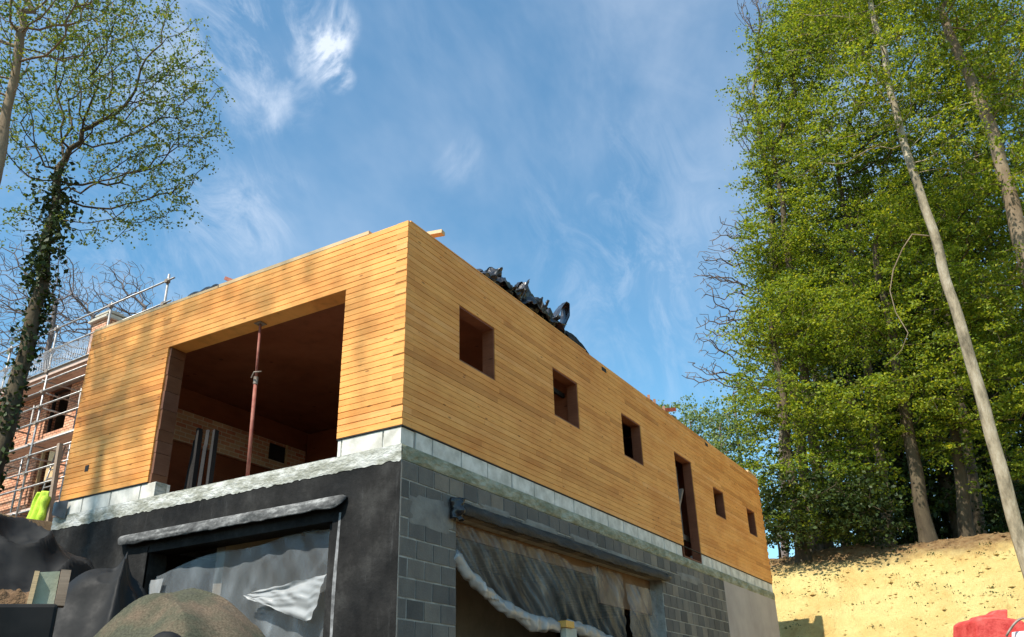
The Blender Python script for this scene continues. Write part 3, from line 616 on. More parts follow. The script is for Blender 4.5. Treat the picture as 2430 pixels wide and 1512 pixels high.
c = at(60, 1262, 10.8); heap('tarp_heap', (c.x-.55, c.y-.25), 2.6, 2.6, c.z-.14, BTP, 'high heap under black sheeting at the left edge below the brick house', 'covered heap', 3, .20, 170, 2.2, 2.2)
c = at(250, 1350, 7.2); heap('tarp_heap', (c.x, c.y), 1.0, 1.0, c.z, BTP, 'folded black sheeting heap between the black wall and the earthy mound', 'covered heap', 8, .15, 170, 2.4, 3.2)
c = at(445, 1388, 5.2); heap('earthy_mound', (c.x+.02, c.y-.02), 1.2, 1.2, c.z-.06, GEO, 'rounded mound under brown and grey stained fleece below the plastic window', 'covered heap', 5, .045, 160, 2.3, 3.0, lump=.09)
c = at(405, 1494, 3.6); heap('sheeting_fold', (c.x, c.y), .5, .5, c.z, BTP, 'peak of black sheeting at the bottom edge in front of the earthy mound', 'covered heap', 2, .03, 50, 2.0, 3)
# timber ledge with crate
D = 5.6; a = at(-60, 1432, D); b = at(140, 1432, D); dirv = (b-a).normalized(); back = Vector((-dirv.y, dirv.x, 0)) if (-dirv.y*a.x+dirv.x*a.y) else Vector((0, 1, 0))
vd = Vector((ray(70, 1432)[0], ray(70, 1432)[1], 0)).normalized()
m = MB(); zt = a.z
m.add([a+Vector((0, 0, 0)), b, b+vd*.7, a+vd*.7, a-Vector((0, 0, 2.4)), b-Vector((0, 0, 2.4)), b+vd*.7-Vector((0, 0, 2.4)), a+vd*.7-Vector((0, 0, 2.4))], [(0,1,2,3),(0,4,5,1),(1,5,6,2),(2,6,7,3),(3,7,4,0)])
tag(m.build('covered_ledge', BTP, bevel=.02), 'low ledge wrapped in black sheeting carrying the wooden box at the left edge', 'ledge')
box = empty('wooden_box', at(105, 1432, D+.15), 'small wooden box with a grey-green panel standing on the black ledge', 'box')
p0 = at(75, 1432, D+.1); p1 = at(128, 1432, D+.1); p0.z = p1.z = zt+.01; hgt = at(75, 1356, D+.1).z-zt
u = Vector((0, 0, hgt))
m = MB(); m.add([p0, p1, p1+u*.99, p0+u*.93, p0+vd*.04, p1+vd*.04, p1+vd*.04+u*.99, p0+vd*.04+u*.93], [(0,1,2,3),(7,6,5,4),(3,2,6,7),(0,3,7,4),(1,5,6,2)]); m.build('panel', simple('grey_green_panel', (.28, .31, .22), (.40, .42, .32), 4), box)
e = (p1-p0).normalized(); MB().bar(p0-e*.012, p0-e*.004+u*.95, .025, .05, vd).build('edge_strip', T_NEW, box)
MB().bar(p1+e*.028, p1+e*.03+u, .05, .10, vd).build('side_post', OLDW, box)
q0 = at(-60, 1432, D+.4); q1 = at(70, 1432, D+.4); q0.z = q1.z = zt+.004; hh = Vector((0, 0, at(0, 1386, D+.4).z-zt))
m = MB().grid(40, 8, lambda u_, v: (lambda p: (p.x+vd.x*v*.3, p.y+vd.y*v*.3, p.z+hh.z*(sm(v*2.2))*(.92+.25*nn(u_*6, v*3, 1, 2))))(q0.lerp(q1, u_))); tag(m.build('soil_strip', simple('brown_soil', (.09, .05, .025), (.20, .12, .06), 9, .95, .03)), 'strip of brown soil on the ledge behind the wooden box', 'soil')
# post standing at the left end of the house
pA = at(142, 1053, 15.5); m = MB(); m.bar((pA.x, pA.y, -2.2), (pA.x, pA.y, pA.z), .09, .09)
# ------------------------------------------------------------------ red machine part at lower right
red = simple('red_enamel', (.42, .03, .025), (.66, .10, .08), 9, .6, .006, .3)
c = at(2350, 1480, 9.0); rx = Vector((RT[0], RT[1], 0)).normalized(); vz = Vector((0, 0, 1)); vr = Vector((rx.y*-1, rx.x, 0))
mix = empty('red_tub', c, 'scuffed red plastic tub with a raised back at the lower right corner', 'tub')
px = 9.0/2120
def P(x, y, d=0): return at(x, y+8, 9.0)+vr*d
m = MB(); out = [(2286, 1560), (2287, 1470), (2300, 1463), (2330, 1461), (2360, 1464), (2395, 1470), (2405, 1480), (2405, 1560)]
vs = [P(x, y, -.22) for x, y in out]+[P(x, y, .22) for x, y in out]; n = len(out)
m.add(vs, [tuple(range(n))[::-1], tuple(range(n, 2*n))]+[(i, (i+1) % n, n+(i+1) % n, n+i) for i in range(n)]); m.build('body', red, mix, bevel=.02)
m = MB(); out = [(2322, 1462), (2330, 1452), (2366, 1445), (2378, 1436), (2406, 1434), (2406, 1475), (2392, 1472), (2385, 1462), (2360, 1461)]
vs = [P(x, y, .10) for x, y in out]+[P(x, y, .22) for x, y in out]; n = len(out)
m.add(vs, [tuple(range(n))[::-1], tuple(range(n, 2*n))]+[(i, (i+1) % n, n+(i+1) % n, n+i) for i in range(n)]); m.build('back_rim', red, mix, bevel=.01)
MB().add([P(x, y, d) for d in (-.30, -.225) for x, y in ((2368, 1560), (2368, 1499), (2404, 1497), (2404, 1560))], [(3,2,1,0),(4,5,6,7),(0,1,5,4),(1,2,6,5),(2,3,7,6)]).build('white_label_plate', simple('white_plate', (.75, .75, .75), (.82, .82, .82), 6, .5, 0), mix, bevel=.006)
MB().tube([P(2340+95*t, 1545-75*math.sin(math.pi*min(1, .12+t*.88))**.8, -.34) for t in [i/16 for i in range(17)]], .009, 8).build('hoop_handle', GREY, mix, smooth=True)
# stand for the tub
m = MB(); cc = c-vz*.34; m.bar((cc.x, cc.y, -4.75), (cc.x, cc.y, cc.z), .35, .3); tag(m.build('pallet_stack', OLDW), 'stack of boards below the red tub', 'stack')
# ------------------------------------------------------------------ brick house and scaffold
A8 = R(86.8); fa = Vector((math.cos(A8), math.sin(A8), 0)); fn_ = Vector((-math.sin(A8), math.cos(A8), 0))   # fn_: towards the camera side (-X)
P0 = at(100, 1150, 24.0); P0.z = 0
def onf(x, y, off=0.):      # point on the facade-parallel plane, off metres behind the scaffold front
    d = Vector(ray(x, y)); n2 = Vector((fn_.x, fn_.y, 0)); q = P0-fn_*off; t = (q-Vector(CAM)).dot(n2)/d.dot(n2); return Vector(CAM)+d*t
def sz(x, y, off=0.): p = onf(x, y, off); return (p-P0).dot(fa), p.z
def F(s, z, off=0.): p = P0+fa*s-fn_*off; return Vector((p.x, p.y, z))
WOFF = 1.3
bh_ = empty('brick_house', F(0, 1, WOFF), 'orange brick house under construction behind scaffolding at the left', 'house')
zdeck = sz(110, 893)[1]; zroof = zdeck+.42
def fquad(s0, s1, z0, z1, o0, o1, mb):
    vs = [F(s, z, o) for o in (o0, o1) for s, z in ((s0, z0), (s1, z0), (s1, z1), (s0, z1))]
    return mb.add(vs, [(0,1,2,3),(7,6,5,4),(0,4,5,1),(1,5,6,2),(2,6,7,3),(3,7,4,0)])
sL = sz(-250, 1100, WOFF)[0]; sR = sz(175, 1100, WOFF)[0]-5.5
z_lo = -.5
# openings: (s0,s1,z0,z1)
def rect(xa, ya, xb, yb): 
    a = sz(xa, ya, WOFF); b = sz(xb, yb, WOFF); return (min(a[0], b[0]), max(a[0], b[0]), min(a[1], b[1]), max(a[1], b[1]))
s_c1 = sz(103, 1120, WOFF)[0]; s_c2 = s_c1+3.3
def zz(y, x=105): return sz(x, y, WOFF)[1]
OPS = []
for sc_ in (s_c1, s_c2, s_c2+3.3, s_c1-3.3):
    OPS.append((sc_-.55, sc_+.5, zz(1205), zz(1062))); OPS.append((sc_-.55, sc_+.5, zz(1030), zz(935)))
mb = MB()
cuts = sorted(set([sL, sR]+[o[0] for o in OPS]+[o[1] for o in OPS]))
cuts = [c_ for c_ in cuts if min(sL, sR) <= c_ <= max(sL, sR)]
for a, b in zip(cuts, cuts[1:]):
    m_ = (a+b)/2; zs = sorted([(o[2], o[3]) for o in OPS if o[0] < m_ < o[1]]); cur = z_lo
    for (za, zb) in zs: fquad(a, b, cur, za, WOFF, WOFF+.3, mb); cur = zb
    fquad(a, b, cur, zroof, WOFF, WOFF+.3, mb)
mb.build('brick_wall', BRICK, bh_)
mb = MB(); fquad(sL, sR, z_lo, zroof, WOFF+5, WOFF+5.3, mb); fquad(sR, sR+.3, z_lo, zroof-.002, WOFF+.301, WOFF+4.99, mb); mb.build('rear_wall', BRICK, bh_)
mb = MB(); fquad(sL, sR, zroof+.002, zroof+.12, WOFF-.6, WOFF+5.3, mb); mb.build('roof', simple('roof_slab', (.25, .22, .2), (.35, .3, .28)), bh_)
mb = MB(); fquad(sL, sR, (zz(1045)+zz(1040))/2-.1, (zz(1045)+zz(1040))/2, WOFF+.31, WOFF+4.9, mb); mb.build('floor', DKW, bh_)
for i, o in enumerate(OPS):
    if o[0] < min(sL, sR) or o[1] > max(sL, sR): continue
    m = MB(); t = .07
    for a, b, c_, d in ((o[0], o[0]+t, o[2], o[3]), (o[1]-t, o[1], o[2], o[3]), (o[0]+t, o[1]-t, o[3]-t, o[3]), (o[0]+t, o[1]-t, o[2], o[2]+t)): fquad(a, b, c_, d, WOFF+.1, WOFF+.18, m)
    m.build('window_frame', T_NEW if i == 0 else DKW, bh_)
m = MB(); o = OPS[0]; fquad(o[0]+.1, o[0]+.55, o[3]-1.0, o[3]-.1, WOFF+.06, WOFF+.09, m); m.build('board_panel', T_NEW, bh_)
ch = [sz(216, 790, 1.8), sz(250, 780, 1.8)]
chs = MB(); s0, s1 = sorted((ch[0][0], ch[1][0])); z1 = sz(222, 768, 1.8)[1]
fquad(s0, s1, zroof+.125, z1, 1.8, 2.5, chs); chm = chs.build('chimney', BRICK, bh_)
m = MB()
for k, (e, h) in enumerate(((.10, .06), (.04, .06), (-.06, .05), (-.02, .05), (-.12, .05))):
    fquad(s0-e, s1+e, z1+.002+k*.075, z1+.002+k*.075+h, 1.8-e, 2.5+e, m)
m.build('cap', simple('chimney_cap', (.38, .34, .28), (.52, .48, .40)), chm)
# scaffold
scf = empty('scaffold', F(0, 0, 0), 'galvanised tube scaffold with board decks and netting in front of the brick house', 'scaffold')
posts = [sz(397, 680)[0], sz(262, 740)[0], sz(140, 766)[0]]
gap = posts[2]-posts[1]; posts += [posts[2]+gap*.95, posts[2]+gap*1.9, posts[2]+gap*2.85]
zrail = sz(74, 810)[1]; zmid = sz(120, 835)[1]; 
for i, s in enumerate(posts):
    for off in (0, 1.0):
        if off and i == 0: continue
        top = zrail+.12 if off == 0 else zdeck-.05
        if i == 0: top = zrail+.2
        MB().tube([F(s, 0.2, off), F(s, top, off)], .03, 8).build('standard', GALV, scf, smooth=True)
zd = [sz(88, 1045)[1], sz(55, 1209)[1]]
sA, sB = posts[0]-.3, posts[-1]
lv = [zrail, zmid, zdeck+.12]
for y, x in ((928, 110), (964, 102), (1002, 96), (1081, 79), (1121, 73), (1160, 62)): lv.append(sz(x, y)[1])
for k, z in enumerate(lv):
    MB().tube([F(sA if k < 3 else posts[1]-1, z, -.04), F(sB, z+.02, -.04)], .023, 8).build('ledger', GALV, scf, smooth=True)
for z in (zd[0]-.06, zd[1]-.06, zdeck-.12): MB().tube([F(posts[1]-1, z, .03), F(sB, z, .03)], .026, 8).build('ledger', GALV, scf, smooth=True)
for s in posts[1:]:
    for z in (zd[0]-.08, zd[1]-.08, zdeck-.14, lv[3], lv[4], lv[6]): MB().tube([F(s+.06, z, -.08), F(s+.06, z, 1.1)], .024, 8).build('transom', GALV, scf, smooth=True)
for z in zd+[zdeck]:
    for j in range(2): 
        m = MB(); fquad(posts[1]-1.2 if z != zdeck else posts[0], sB, z-.02, z+.02, .05+j*.24, .05+j*.24+.225, m); m.build('deck_board', PINK, scf)
m = MB(); fquad(posts[0], sB, zdeck-.01, zdeck+.16, -.012, .03, m); m.build('toe_board', PINK, scf)
MB().tube([F(posts[0], sz(397, 735)[1], 0), F(posts[0]-.8, sz(410, 748)[1]-.1, .3)], .024, 8).build('brace', GALV, scf, smooth=True)
# clamps
for s in posts:
    for z in lv: 
        p = F(s, z, -.02); MB().box(tuple(p-Vector((.05, .05, .045))), tuple(p+Vector((.05, .05, .045)))).build('clamp', GREY, scf)
# netting
m = MB(); n0 = posts[0]+.3; n1 = sB; ztop = zmid
def netz(s, t): sag = .05*math.sin(s*2.3)+.03*nn(s, 0, 1, 3); return zdeck+.17+(ztop-zdeck-.2+sag)*t
nst = int((n1-n0)/.075)
for i in range(nst):
    s = n0+i*.075; m.tube([F(s, netz(s, 0), -.055), F(s+.10, netz(s, .5), -.07+.02*math.sin(s*3)), F(s+.04, netz(s, 1), -.055)], .0055, 3, False)
for j in range(15):
    m.tube([F(n0+(n1-n0)*q/60, netz(n0+(n1-n0)*q/60, j/14), -.06) for q in range(61)], .0055, 3, False)
m.build('netting', simple('white_net', (.55, .55, .58), (.65, .65, .68), 6, .7, 0), scf)
lad = empty('ladder', F(sz(125, 1100)[0], zd[1], .2), 'metal ladder between the two lower scaffold decks', 'ladder')
la, lb_ = sz(114, 1050, .3), sz(113, 1150, .3)
s1 = la[0]; s2 = s1-.36
for s in (s1, s2): MB().tube([F(s, zd[1]+.02, .35), F(s-.05, zd[0]-.1, .55)], .022, 8).build('rail', GALV, lad, smooth=True)
for k in range(7):
    t = (k+.6)/7.2; z = zd[1]+.02+(zd[0]-.1-zd[1])*t; MB().tube([F(s1-.05*t, z, .35+.2*t), F(s2-.05*t, z, .35+.2*t)], .016, 6).build('rung', GALV, lad, smooth=True)
# brown post right of jacket
s, z = sz(117, 1262, -.15); s_t, z_t = sz(143, 1053, -.15)
MB().bar(F(s, z-1, -.15), F(s_t, z_t, -.15), .10, .10).build('sole_post', OLDW, scf)
# jacket hanging under the lower board
jk = empty('jacket', F(sz(88, 1200)[0], 1.6, -.15), 'bright yellow-green high-visibility jacket hanging below the lowest scaffold deck', 'jacket')
JY = simple('hi_vis_fabric', (.42, .62, .04), (.58, .78, .10), 5, .8, .01, .2)
PXM = (onf(100, 1200)-onf(60, 1200)).length/40
jc = onf(88, 1228, -.22)
prof = [(1.0, 14, -30), (.9, 16, -24), (.75, 20, -12), (.5, 24, 4), (.25, 26, 14), (0, 30, 30)]
def jf(u, v):
    top_l, top_r = (-2, -28), (14, -26)      # px offsets
    t = v
    xl = -4+(-22)*t**.8; xr = 12+4*math.sin(t*3); x = xl+(xr-xl)*u; y = -30+56*t
    fold = .05*math.sin(u*11+3*t)+.07*nn(u*4, t*3, 1, 3)
    bul = .16*math.sin(math.pi*u)**.6*(.4+.6*t)
    return tuple(jc-fa*(x*PXM)+Vector((0, 0, -y*PXM))+fn_*(bul+fold*.8))
MB().grid(26, 26, jf).build('body', JY, jk, smooth=True, solid=.01)
def slf(u, v):
    a = 2*math.pi*u; r = (.10-.02*v)*(1+.15*math.sin(v*14)); cx = 16-4*v+0; cy = -22+42*v
    return tuple(jc-fa*(cx*PXM+math.cos(a)*r)+Vector((0, 0, -cy*PXM))+fn_*(.05+math.sin(a)*r))
MB().grid(14, 20, slf).build('sleeve', JY, jk, smooth=True)
MB().grid(20, 5, lambda u, v: tuple(Vector(jf(u, .62+.07*v))+fn_*.015)).build('reflective_band', simple('silver_band2', (.6, .6, .6), (.75, .75, .75)), jk, smooth=True)
MB().grid(20, 5, lambda u, v: tuple(Vector(jf(u, .88+.07*v))+fn_*.015)).build('reflective_band', simple('silver_band', (.6, .6, .6), (.75, .75, .75)), jk, smooth=True)
m = MB(); 
for k in range(3): fquad(sz(96-k*3, 1258)[0], sz(72, 1258)[0]+.6, sz(90, 1258)[1]-.12+k*.06, sz(90, 1258)[1]-.08+k*.06, -.35, .2, m)
tag(m.build('steel_sheet_pile', simple('navy_sheets', (.03, .035, .06), (.10, .11, .15))), 'small pile of dark sheets on the ground below the bright jacket', 'sheet pile')

# ------------------------------------------------------------------ trees
def colonize(path, prad, crowns, natt, step, seed, jitter=.25, up=.05, iters=90, kill=1.0, shell=.5):
    g = np.random.default_rng(seed)
    nodes = [np.array(p, float) for p in path]; par = [-1]+list(range(len(path)-1)); rad = list(prad)
    vol = np.array([c[1][0]*c[1][1]*c[1][2] for c in crowns])**.62; vol = vol/vol.sum(); att = []
    for (c, r), w_ in zip(crowns, vol):
        k = int(natt*w_)+3; d = g.normal(size=(k, 3)); d /= np.linalg.norm(d, axis=1)[:, None]; q = g.random(k)**shell
        att.append(np.array(c)+d*q[:, None]*np.array(r))
    att = np.vstack(att); P_ = np.array(nodes)
    dist = np.linalg.norm(att[:, None]-P_[None], axis=2); near = dist.argmin(1); nd = dist.min(1)
    alive = np.ones(len(att), bool)
    for it in range(iters):
        if alive.sum() < 3: break
        ids = near[alive]; v = att[alive]-P_[ids]; v /= np.linalg.norm(v, axis=1)[:, None]+1e-9
        acc = {}
        uniq, inv = np.unique(ids, return_inverse=True); S = np.zeros((len(uniq), 3)); np.add.at(S, inv, v)
        S /= np.linalg.norm(S, axis=1)[:, None]+1e-9; S += g.normal(size=S.shape)*jitter; S[:, 2] += up; S /= np.linalg.norm(S, axis=1)[:, None]
        new = P_[uniq]+S*step; base = len(P_)
        P_ = np.vstack([P_, new]); par += list(uniq)
        al = np.where(alive)[0]; dn = np.linalg.norm(att[al][:, None]-new[None], axis=2); j = dn.argmin(1); m_ = dn.min(1)
        imp = m_ < nd[al]; near[al[imp]] = base+j[imp]; nd[al[imp]] = m_[imp]
        alive[al[nd[al] < kill*step]] = False
    return P_, np.array(par), rad
def tree(name, base, crowns, label, cat, group=None, trunk=None, tr=.25, natt=600, step=.4, seed=1, leaf=None, nleaf=20, lsize=.11, spread=.35, bmat=BK_M, tip=.007, jitter=.25, top_frac=.8, leaf_thr=.02, up=.05, flat=.55, shell=.5, ivy=0, ex=2.3, droop=0, minr=0, branch_mat=None):
    g = np.random.default_rng(seed+500); bx = Vector(base)
    if trunk is None:
        c0 = Vector(crowns[0][0]); tp = Vector((bx.x*.6+c0.x*.4, bx.y*.6+c0.y*.4, c0.z)); trunk = [bx, bx.lerp(tp, .5)+Vector((.15*nn(seed, 0, 3.3), .15*nn(seed, 1, 4.1), 0)), tp]
    pts = []; 
    for a, b in zip(trunk, trunk[1:]):
        a = Vector(a); b = Vector(b); k = max(1, int((b-a).length/step)); pts += [a.lerp(b, i/k) for i in range(k)]
    pts.append(Vector(trunk[-1])); n0_ = len(pts)
    wob = [Vector((nn(i*.23, seed, 1)*.12, nn(i*.23, seed+9, 1)*.12, 0))*min(1, i/3) for i in range(n0_)]
    pts = [p+w_ for p, w_ in zip(pts, wob)]
    prad = [tr*(1-.62*i/n0_)+(tr*.35*math.exp(-i*step/.35)) for i in range(n0_)]
    P_, par, _ = colonize(pts, prad, crowns, natt, step, seed, jitter, up, shell=shell)
    n = len(P_); r = np.zeros(n); kids = [[] for _ in range(n)]
    for i in range(n-1, 0, -1): kids[par[i]].append(i)
    acc = np.zeros(n)
    for i in range(n-1, -1, -1):
        ri = max(acc[i], tip**ex)**(1/ex); r[i] = ri
        if i: acc[par[i]] += ri**ex
    r[:n0_] = np.array(prad)*1.0
    root = empty(name, bx, label, cat, group)
    mb = MB(); used = np.zeros(n, bool)
    def chain(i0, start):
        ch_ = [start, i0] if start is not None else [i0]; cur = i0
        st = []
        while kids[cur]:
            ks = sorted(kids[cur], key=lambda k: (k < n0_, r[k]), reverse=True); st += [(k, cur) for k in ks[1:]]; cur = ks[0]; ch_.append(cur)
        rr_ = [min(r[q], r[ch_[1]]*1.15) if (start is not None and idx == 0) else r[q] for idx, q in enumerate(ch_)]
        big = max(rr_)
        if len(ch_) > 1 and big >= minr: mb.tube([P_[q] for q in ch_], rr_, 9 if big > .1 else 5 if big > .03 else 3, False)
        return st
    stack = chain(0, None)
    while stack: k, p_ = stack.pop(); stack += chain(k, p_)
    mb.build('trunk', bmat, root, smooth=True)
    if leaf:
        ids = np.where((r < leaf_thr) & (np.arange(n) >= n0_))[0]; cen = np.repeat(P_[ids], nleaf, 0); m_ = len(cen)
        # sprays: each node throws leaves along its own flattened fan
        fan = np.repeat(g.normal(size=(len(ids), 3))*np.array([1, 1, .35]), nleaf, 0); fan /= np.linalg.norm(fan, axis=1)[:, None]
        t = g.random(m_)[:, None]
        pos = cen+fan*t*spread*1.5+g.normal(size=(m_, 3))*spread*.34*np.array([1, 1, flat])*(.35+t); pos[:, 2] -= (.18+droop)*t[:, 0]**2*spread*1.5
        make_leaves(pos, lsize, g, leaf, 'crown', root, tiltz=.55)
    if ivy:
        k = ivy; ii = g.integers(1, n0_-1, k); a = g.random(k)*2*np.pi; rad = r[ii]+g.random(k)**1.8*.33+.01
        hh = P_[ii][:, 2]; dens = np.array([.5+1.6*noise.noise(Vector((math.cos(q)*1.2, math.sin(q)*1.2, z_*1.1))) for q, z_ in zip(a, hh)])*np.clip((hh-2.2)/3.0, .28, 1.3)
        keep = g.random(k) < dens; ii, a, rad, hh = ii[keep], a[keep], rad[keep], hh[keep]; rad = r[ii]+(rad-r[ii])*np.clip((hh-2.0)/3.6, .25, 1.25)
        pos = P_[ii]+np.stack([np.cos(a)*rad, np.sin(a)*rad, g.normal(size=len(ii))*.25], 1)
        make_leaves(pos, .10, g, IVY, 'ivy', root, tiltz=0)
    return root
def make_leaves(pos, size, g, mt, name, parent, tiltz=.6):
    m_ = len(pos); s = size*(.6+.8*g.random(m_))[:, None]
    nrm = g.normal(size=(m_, 3)); nrm /= np.linalg.norm(nrm, axis=1)[:, None]; nrm[:, 2] += tiltz*1.6; nrm /= np.linalg.norm(nrm, axis=1)[:, None]
    d = g.normal(size=(m_, 3)); d -= nrm*(d*nrm).sum(1)[:, None]; d /= np.linalg.norm(d, axis=1)[:, None]; b = np.cross(nrm, d)
    V = np.stack([pos-d*s*.5, pos+b*s*.34+nrm*s*.08, pos+d*s*.55-nrm*s*.05, pos-b*s*.34+nrm*s*.08], 1).reshape(-1, 3)
    off = np.array(parent.location); V = (V-off).astype(np.float32)
    me = bpy.data.meshes.new(name); me.vertices.add(m_*4); me.vertices.foreach_set('co', V.ravel()); me.loops.add(m_*4)
    me.loops.foreach_set('vertex_index', np.arange(m_*4, dtype=np.int32)); me.polygons.add(m_); me.polygons.foreach_set('loop_start', np.arange(0, m_*4, 4, dtype=np.int32))
    me.update(calc_edges=True); me.materials.append(mt); o = bpy.data.objects.new(name, me); col.objects.link(o); o.parent = parent; return o
def cr(x, y, D, rp, rd=None, rv=None):       # crown ellipsoid at a pixel direction and distance, radius given in metres from its angular size
    p = at(x, y, D); dd = (p-Vector(CAM)).length; r = rp*dd/2250; return (tuple(p), (rd or r, r, rv or r))
def gnd(x, D, y=1290):
    p = at(x, y, D); return Vector((p.x, p.y, gz(p.x, p.y)-.15))
# --- left side
tp = [(20, 995), (55, 850), (88, 700), (118, 560), (135, 480), (140, 400)]
tk = [at(x, y, 17) for x, y in tp]; tk = [Vector((tk[0].x-.1, tk[0].y, -.6))]+tk
tree('ivy_tree', tk[0], [cr(180, 200, 16.8, 190, rv=2.0), cr(340, 290, 16.5, 190, rv=1.6), cr(300, 120, 16.5, 190, rv=1.7), cr(330, 480, 16.5, 130, rv=.55), cr(240, 545, 16.7, 80, rv=.3), cr(420, 440, 16.5, 60, rv=.3), cr(460, 300, 16.3, 80, rv=.6), cr(380, 400, 16.4, 110, rv=.5), cr(60, 330, 17, 110), cr(450, 200, 16, 90), cr(40, 500, 17, 70, rv=.5)],
     'tree with an ivy-clad trunk and thin spring leaves between the scaffold and the log wall', 'tree', trunk=tk, tr=.19, natt=1900, step=.25, seed=3, leaf=LEAF_L, nleaf=18, lsize=.058, spread=.2, bmat=BK_D, tip=.006, jitter=.3, ivy=7500, leaf_thr=.012, flat=.6, droop=.5)
tk = [at(x, y, 14) for x, y in ((-12, 430), (8, 330), (25, 230), (40, 150))]; tk = [Vector((tk[0].x-.35, tk[0].y-.1, -1.5)), Vector((tk[0].x-.12, tk[0].y-.05, 2))]+tk
tree('forked_tree', tk[0], [cr(110, 0, 13.6, 190, rv=1.4), cr(0, 60, 14, 150), cr(200, -40, 13.5, 150, rv=1.1), cr(-120, 150, 14, 160), cr(60, -250, 14, 260)],
     'tall forked tree with bare-looking limbs at the top left corner', 'tree', trunk=tk, tr=.17, natt=1100, step=.26, seed=8, leaf=LEAF_L, nleaf=20, lsize=.058, spread=.26, bmat=BK_M, tip=.007, jitter=.28, leaf_thr=.012, droop=.4)
# tree left of the frame whose crown shades the sunlit wall
b0 = Vector((-15.5, 9.5, -4.0))
def up_sun(y, z, t): return tuple(Vector((0, y, z))+sdir*t)
tree('shade_tree', b0, [(up_sun(5.2, 1.6, 24), (1.7, .9, 1.5)), (up_sun(4.3, 2.5, 25), (1.5, 1.3, .8)), (up_sun(2.2, 2.6, 25), (1.0, .8, .5)), (up_sun(6.5, .6, 25), (2, 1.4, 2)), (up_sun(.6, 1.2, 24), (.7, .5, .6))], 'tall loose-crowned tree left of the view', 'tree', tr=.26, natt=420, step=.4, seed=5, leaf=LEAF_L, nleaf=18, lsize=.10, spread=.35, bmat=BK_M, tip=.012, leaf_thr=.02, trunk=[b0, (-15.3, 9.0, 8), up_sun(5.2, .6, 24)])
for i, (x, y, D, rp, rv, lab) in enumerate(((60, 700, 40, 130, 3.2, 'leafless tree standing behind the ivy-clad trunk'), (160, 740, 42, 95, 2.6, 'leafless tree just right of the ivy-clad trunk'), (285, 720, 40, 85, 2.4, 'leafless tree showing above the scaffold rail beside the chimney'), (430, 800, 44, 80, 2.6, 'faint leafless tree top behind the right end of the scaffold rail'))):
    b = gnd(x, D); tree('bare_tree', b, [cr(x, y, D, rp, rv=rv), cr(x-10, y+80, D, rp*.9, rv=rv*.8)], lab, 'tree', 'leafless trees behind the brick house', tr=.24, natt=2400, step=.33, seed=20+i, bmat=BK_T, tip=.011, jitter=.3, ex=2.5, shell=.6)
# --- right side
tk = [at(x, y, 24) for x, y in ((2430, 1310), (2385, 1150), (2310, 880), (2230, 600), (2145, 340), (2085, 90), (2040, -120))]; tk = [Vector((tk[0].x+.05, tk[0].y-.05, gz(tk[0].x, tk[0].y)-.2))]+tk
tree('pale_trunk_tree', tk[0], [cr(2090, 200, 23.5, 150, rv=1.6), cr(2000, 60, 24, 150, rv=1.5), cr(2250, 330, 24, 110, rv=1.0), cr(1930, 380, 24, 110, rv=.9), cr(2090, -200, 24, 240)],
     'slender tree with a smooth pale trunk standing in front of the wood at the right', 'tree', trunk=tk, tr=.18, natt=1100, step=.36, seed=31, leaf=LEAF_R, nleaf=30, lsize=.09, spread=.36, flat=.3, bmat=BK_W, tip=.008, leaf_thr=.018)
# thin dead branch hanging from the pale trunk
m = MB(); bp = [at(x, y, 23.6) for x, y in ((2205, 560), (2165, 556), (2142, 590), (2120, 640), (2112, 690), (2125, 740), (2155, 790), (2140, 830), (2100, 870))]; m.tube(bp, [.02, .019, .017, .016, .014, .012, .011, .009, .006], 6)
m.build('dead_branch', BK_M, bpy.data.objects['pale_trunk_tree'], smooth=True)
tk = [at(x, y, 27) for x, y in ((2440, 640), (2400, 480), (2350, 300), (2290, 160), (2230, 20))]; tk = [Vector((tk[0].x+.3, tk[0].y-.1, gz(tk[0].x, tk[0].y)-.2))]+tk
tree('branching_tree', tk[0], [cr(2330, -40, 27, 170), cr(2440, 150, 27, 160), cr(2400, 420, 27, 130, rv=1.3), cr(2250, 60, 27, 110), cr(2380, 700, 27.5, 140, rv=1.2)],
     'large brown-trunked tree with spreading limbs at the top right corner', 'tree', trunk=tk, tr=.33, natt=1000, step=.42, seed=33, leaf=LEAF_R, nleaf=34, lsize=.095, spread=.42, flat=.25, bmat=BK_M, tip=.01, leaf_thr=.03)
for i, (bxp, bd, cs_, lab) in enumerate((
    (2205, 27.5, [(2120, 560, 150, 1.6), (2060, 760, 150, 1.4), (2200, 900, 150, 1.2), (2250, 700, 120, 1.2), (2050, 960, 120, .9)], 'beech whose dark trunk meets the sand bank left of the other dark trunk'),
    (2295, 28.5, [(2330, 800, 150, 1.5), (2300, 1000, 130, .9), (2400, 950, 120, 1.2), (2420, 1100, 80, .8), (2200, 1050, 90, .6)], 'beech whose dark trunk meets the sand bank nearest the pale trunk'))):
    tree('beech_tree', gnd(bxp, bd), [cr(x, y, bd-.6, rp, rv=rv) for x, y, rp, rv in cs_], lab, 'tree', 'green beeches on the sand bank', tr=.22, natt=1300, step=.40, seed=40+i, leaf=LEAF_R, nleaf=52, lsize=.09, spread=.42, flat=.22, bmat=BK_D, tip=.009, leaf_thr=.03)
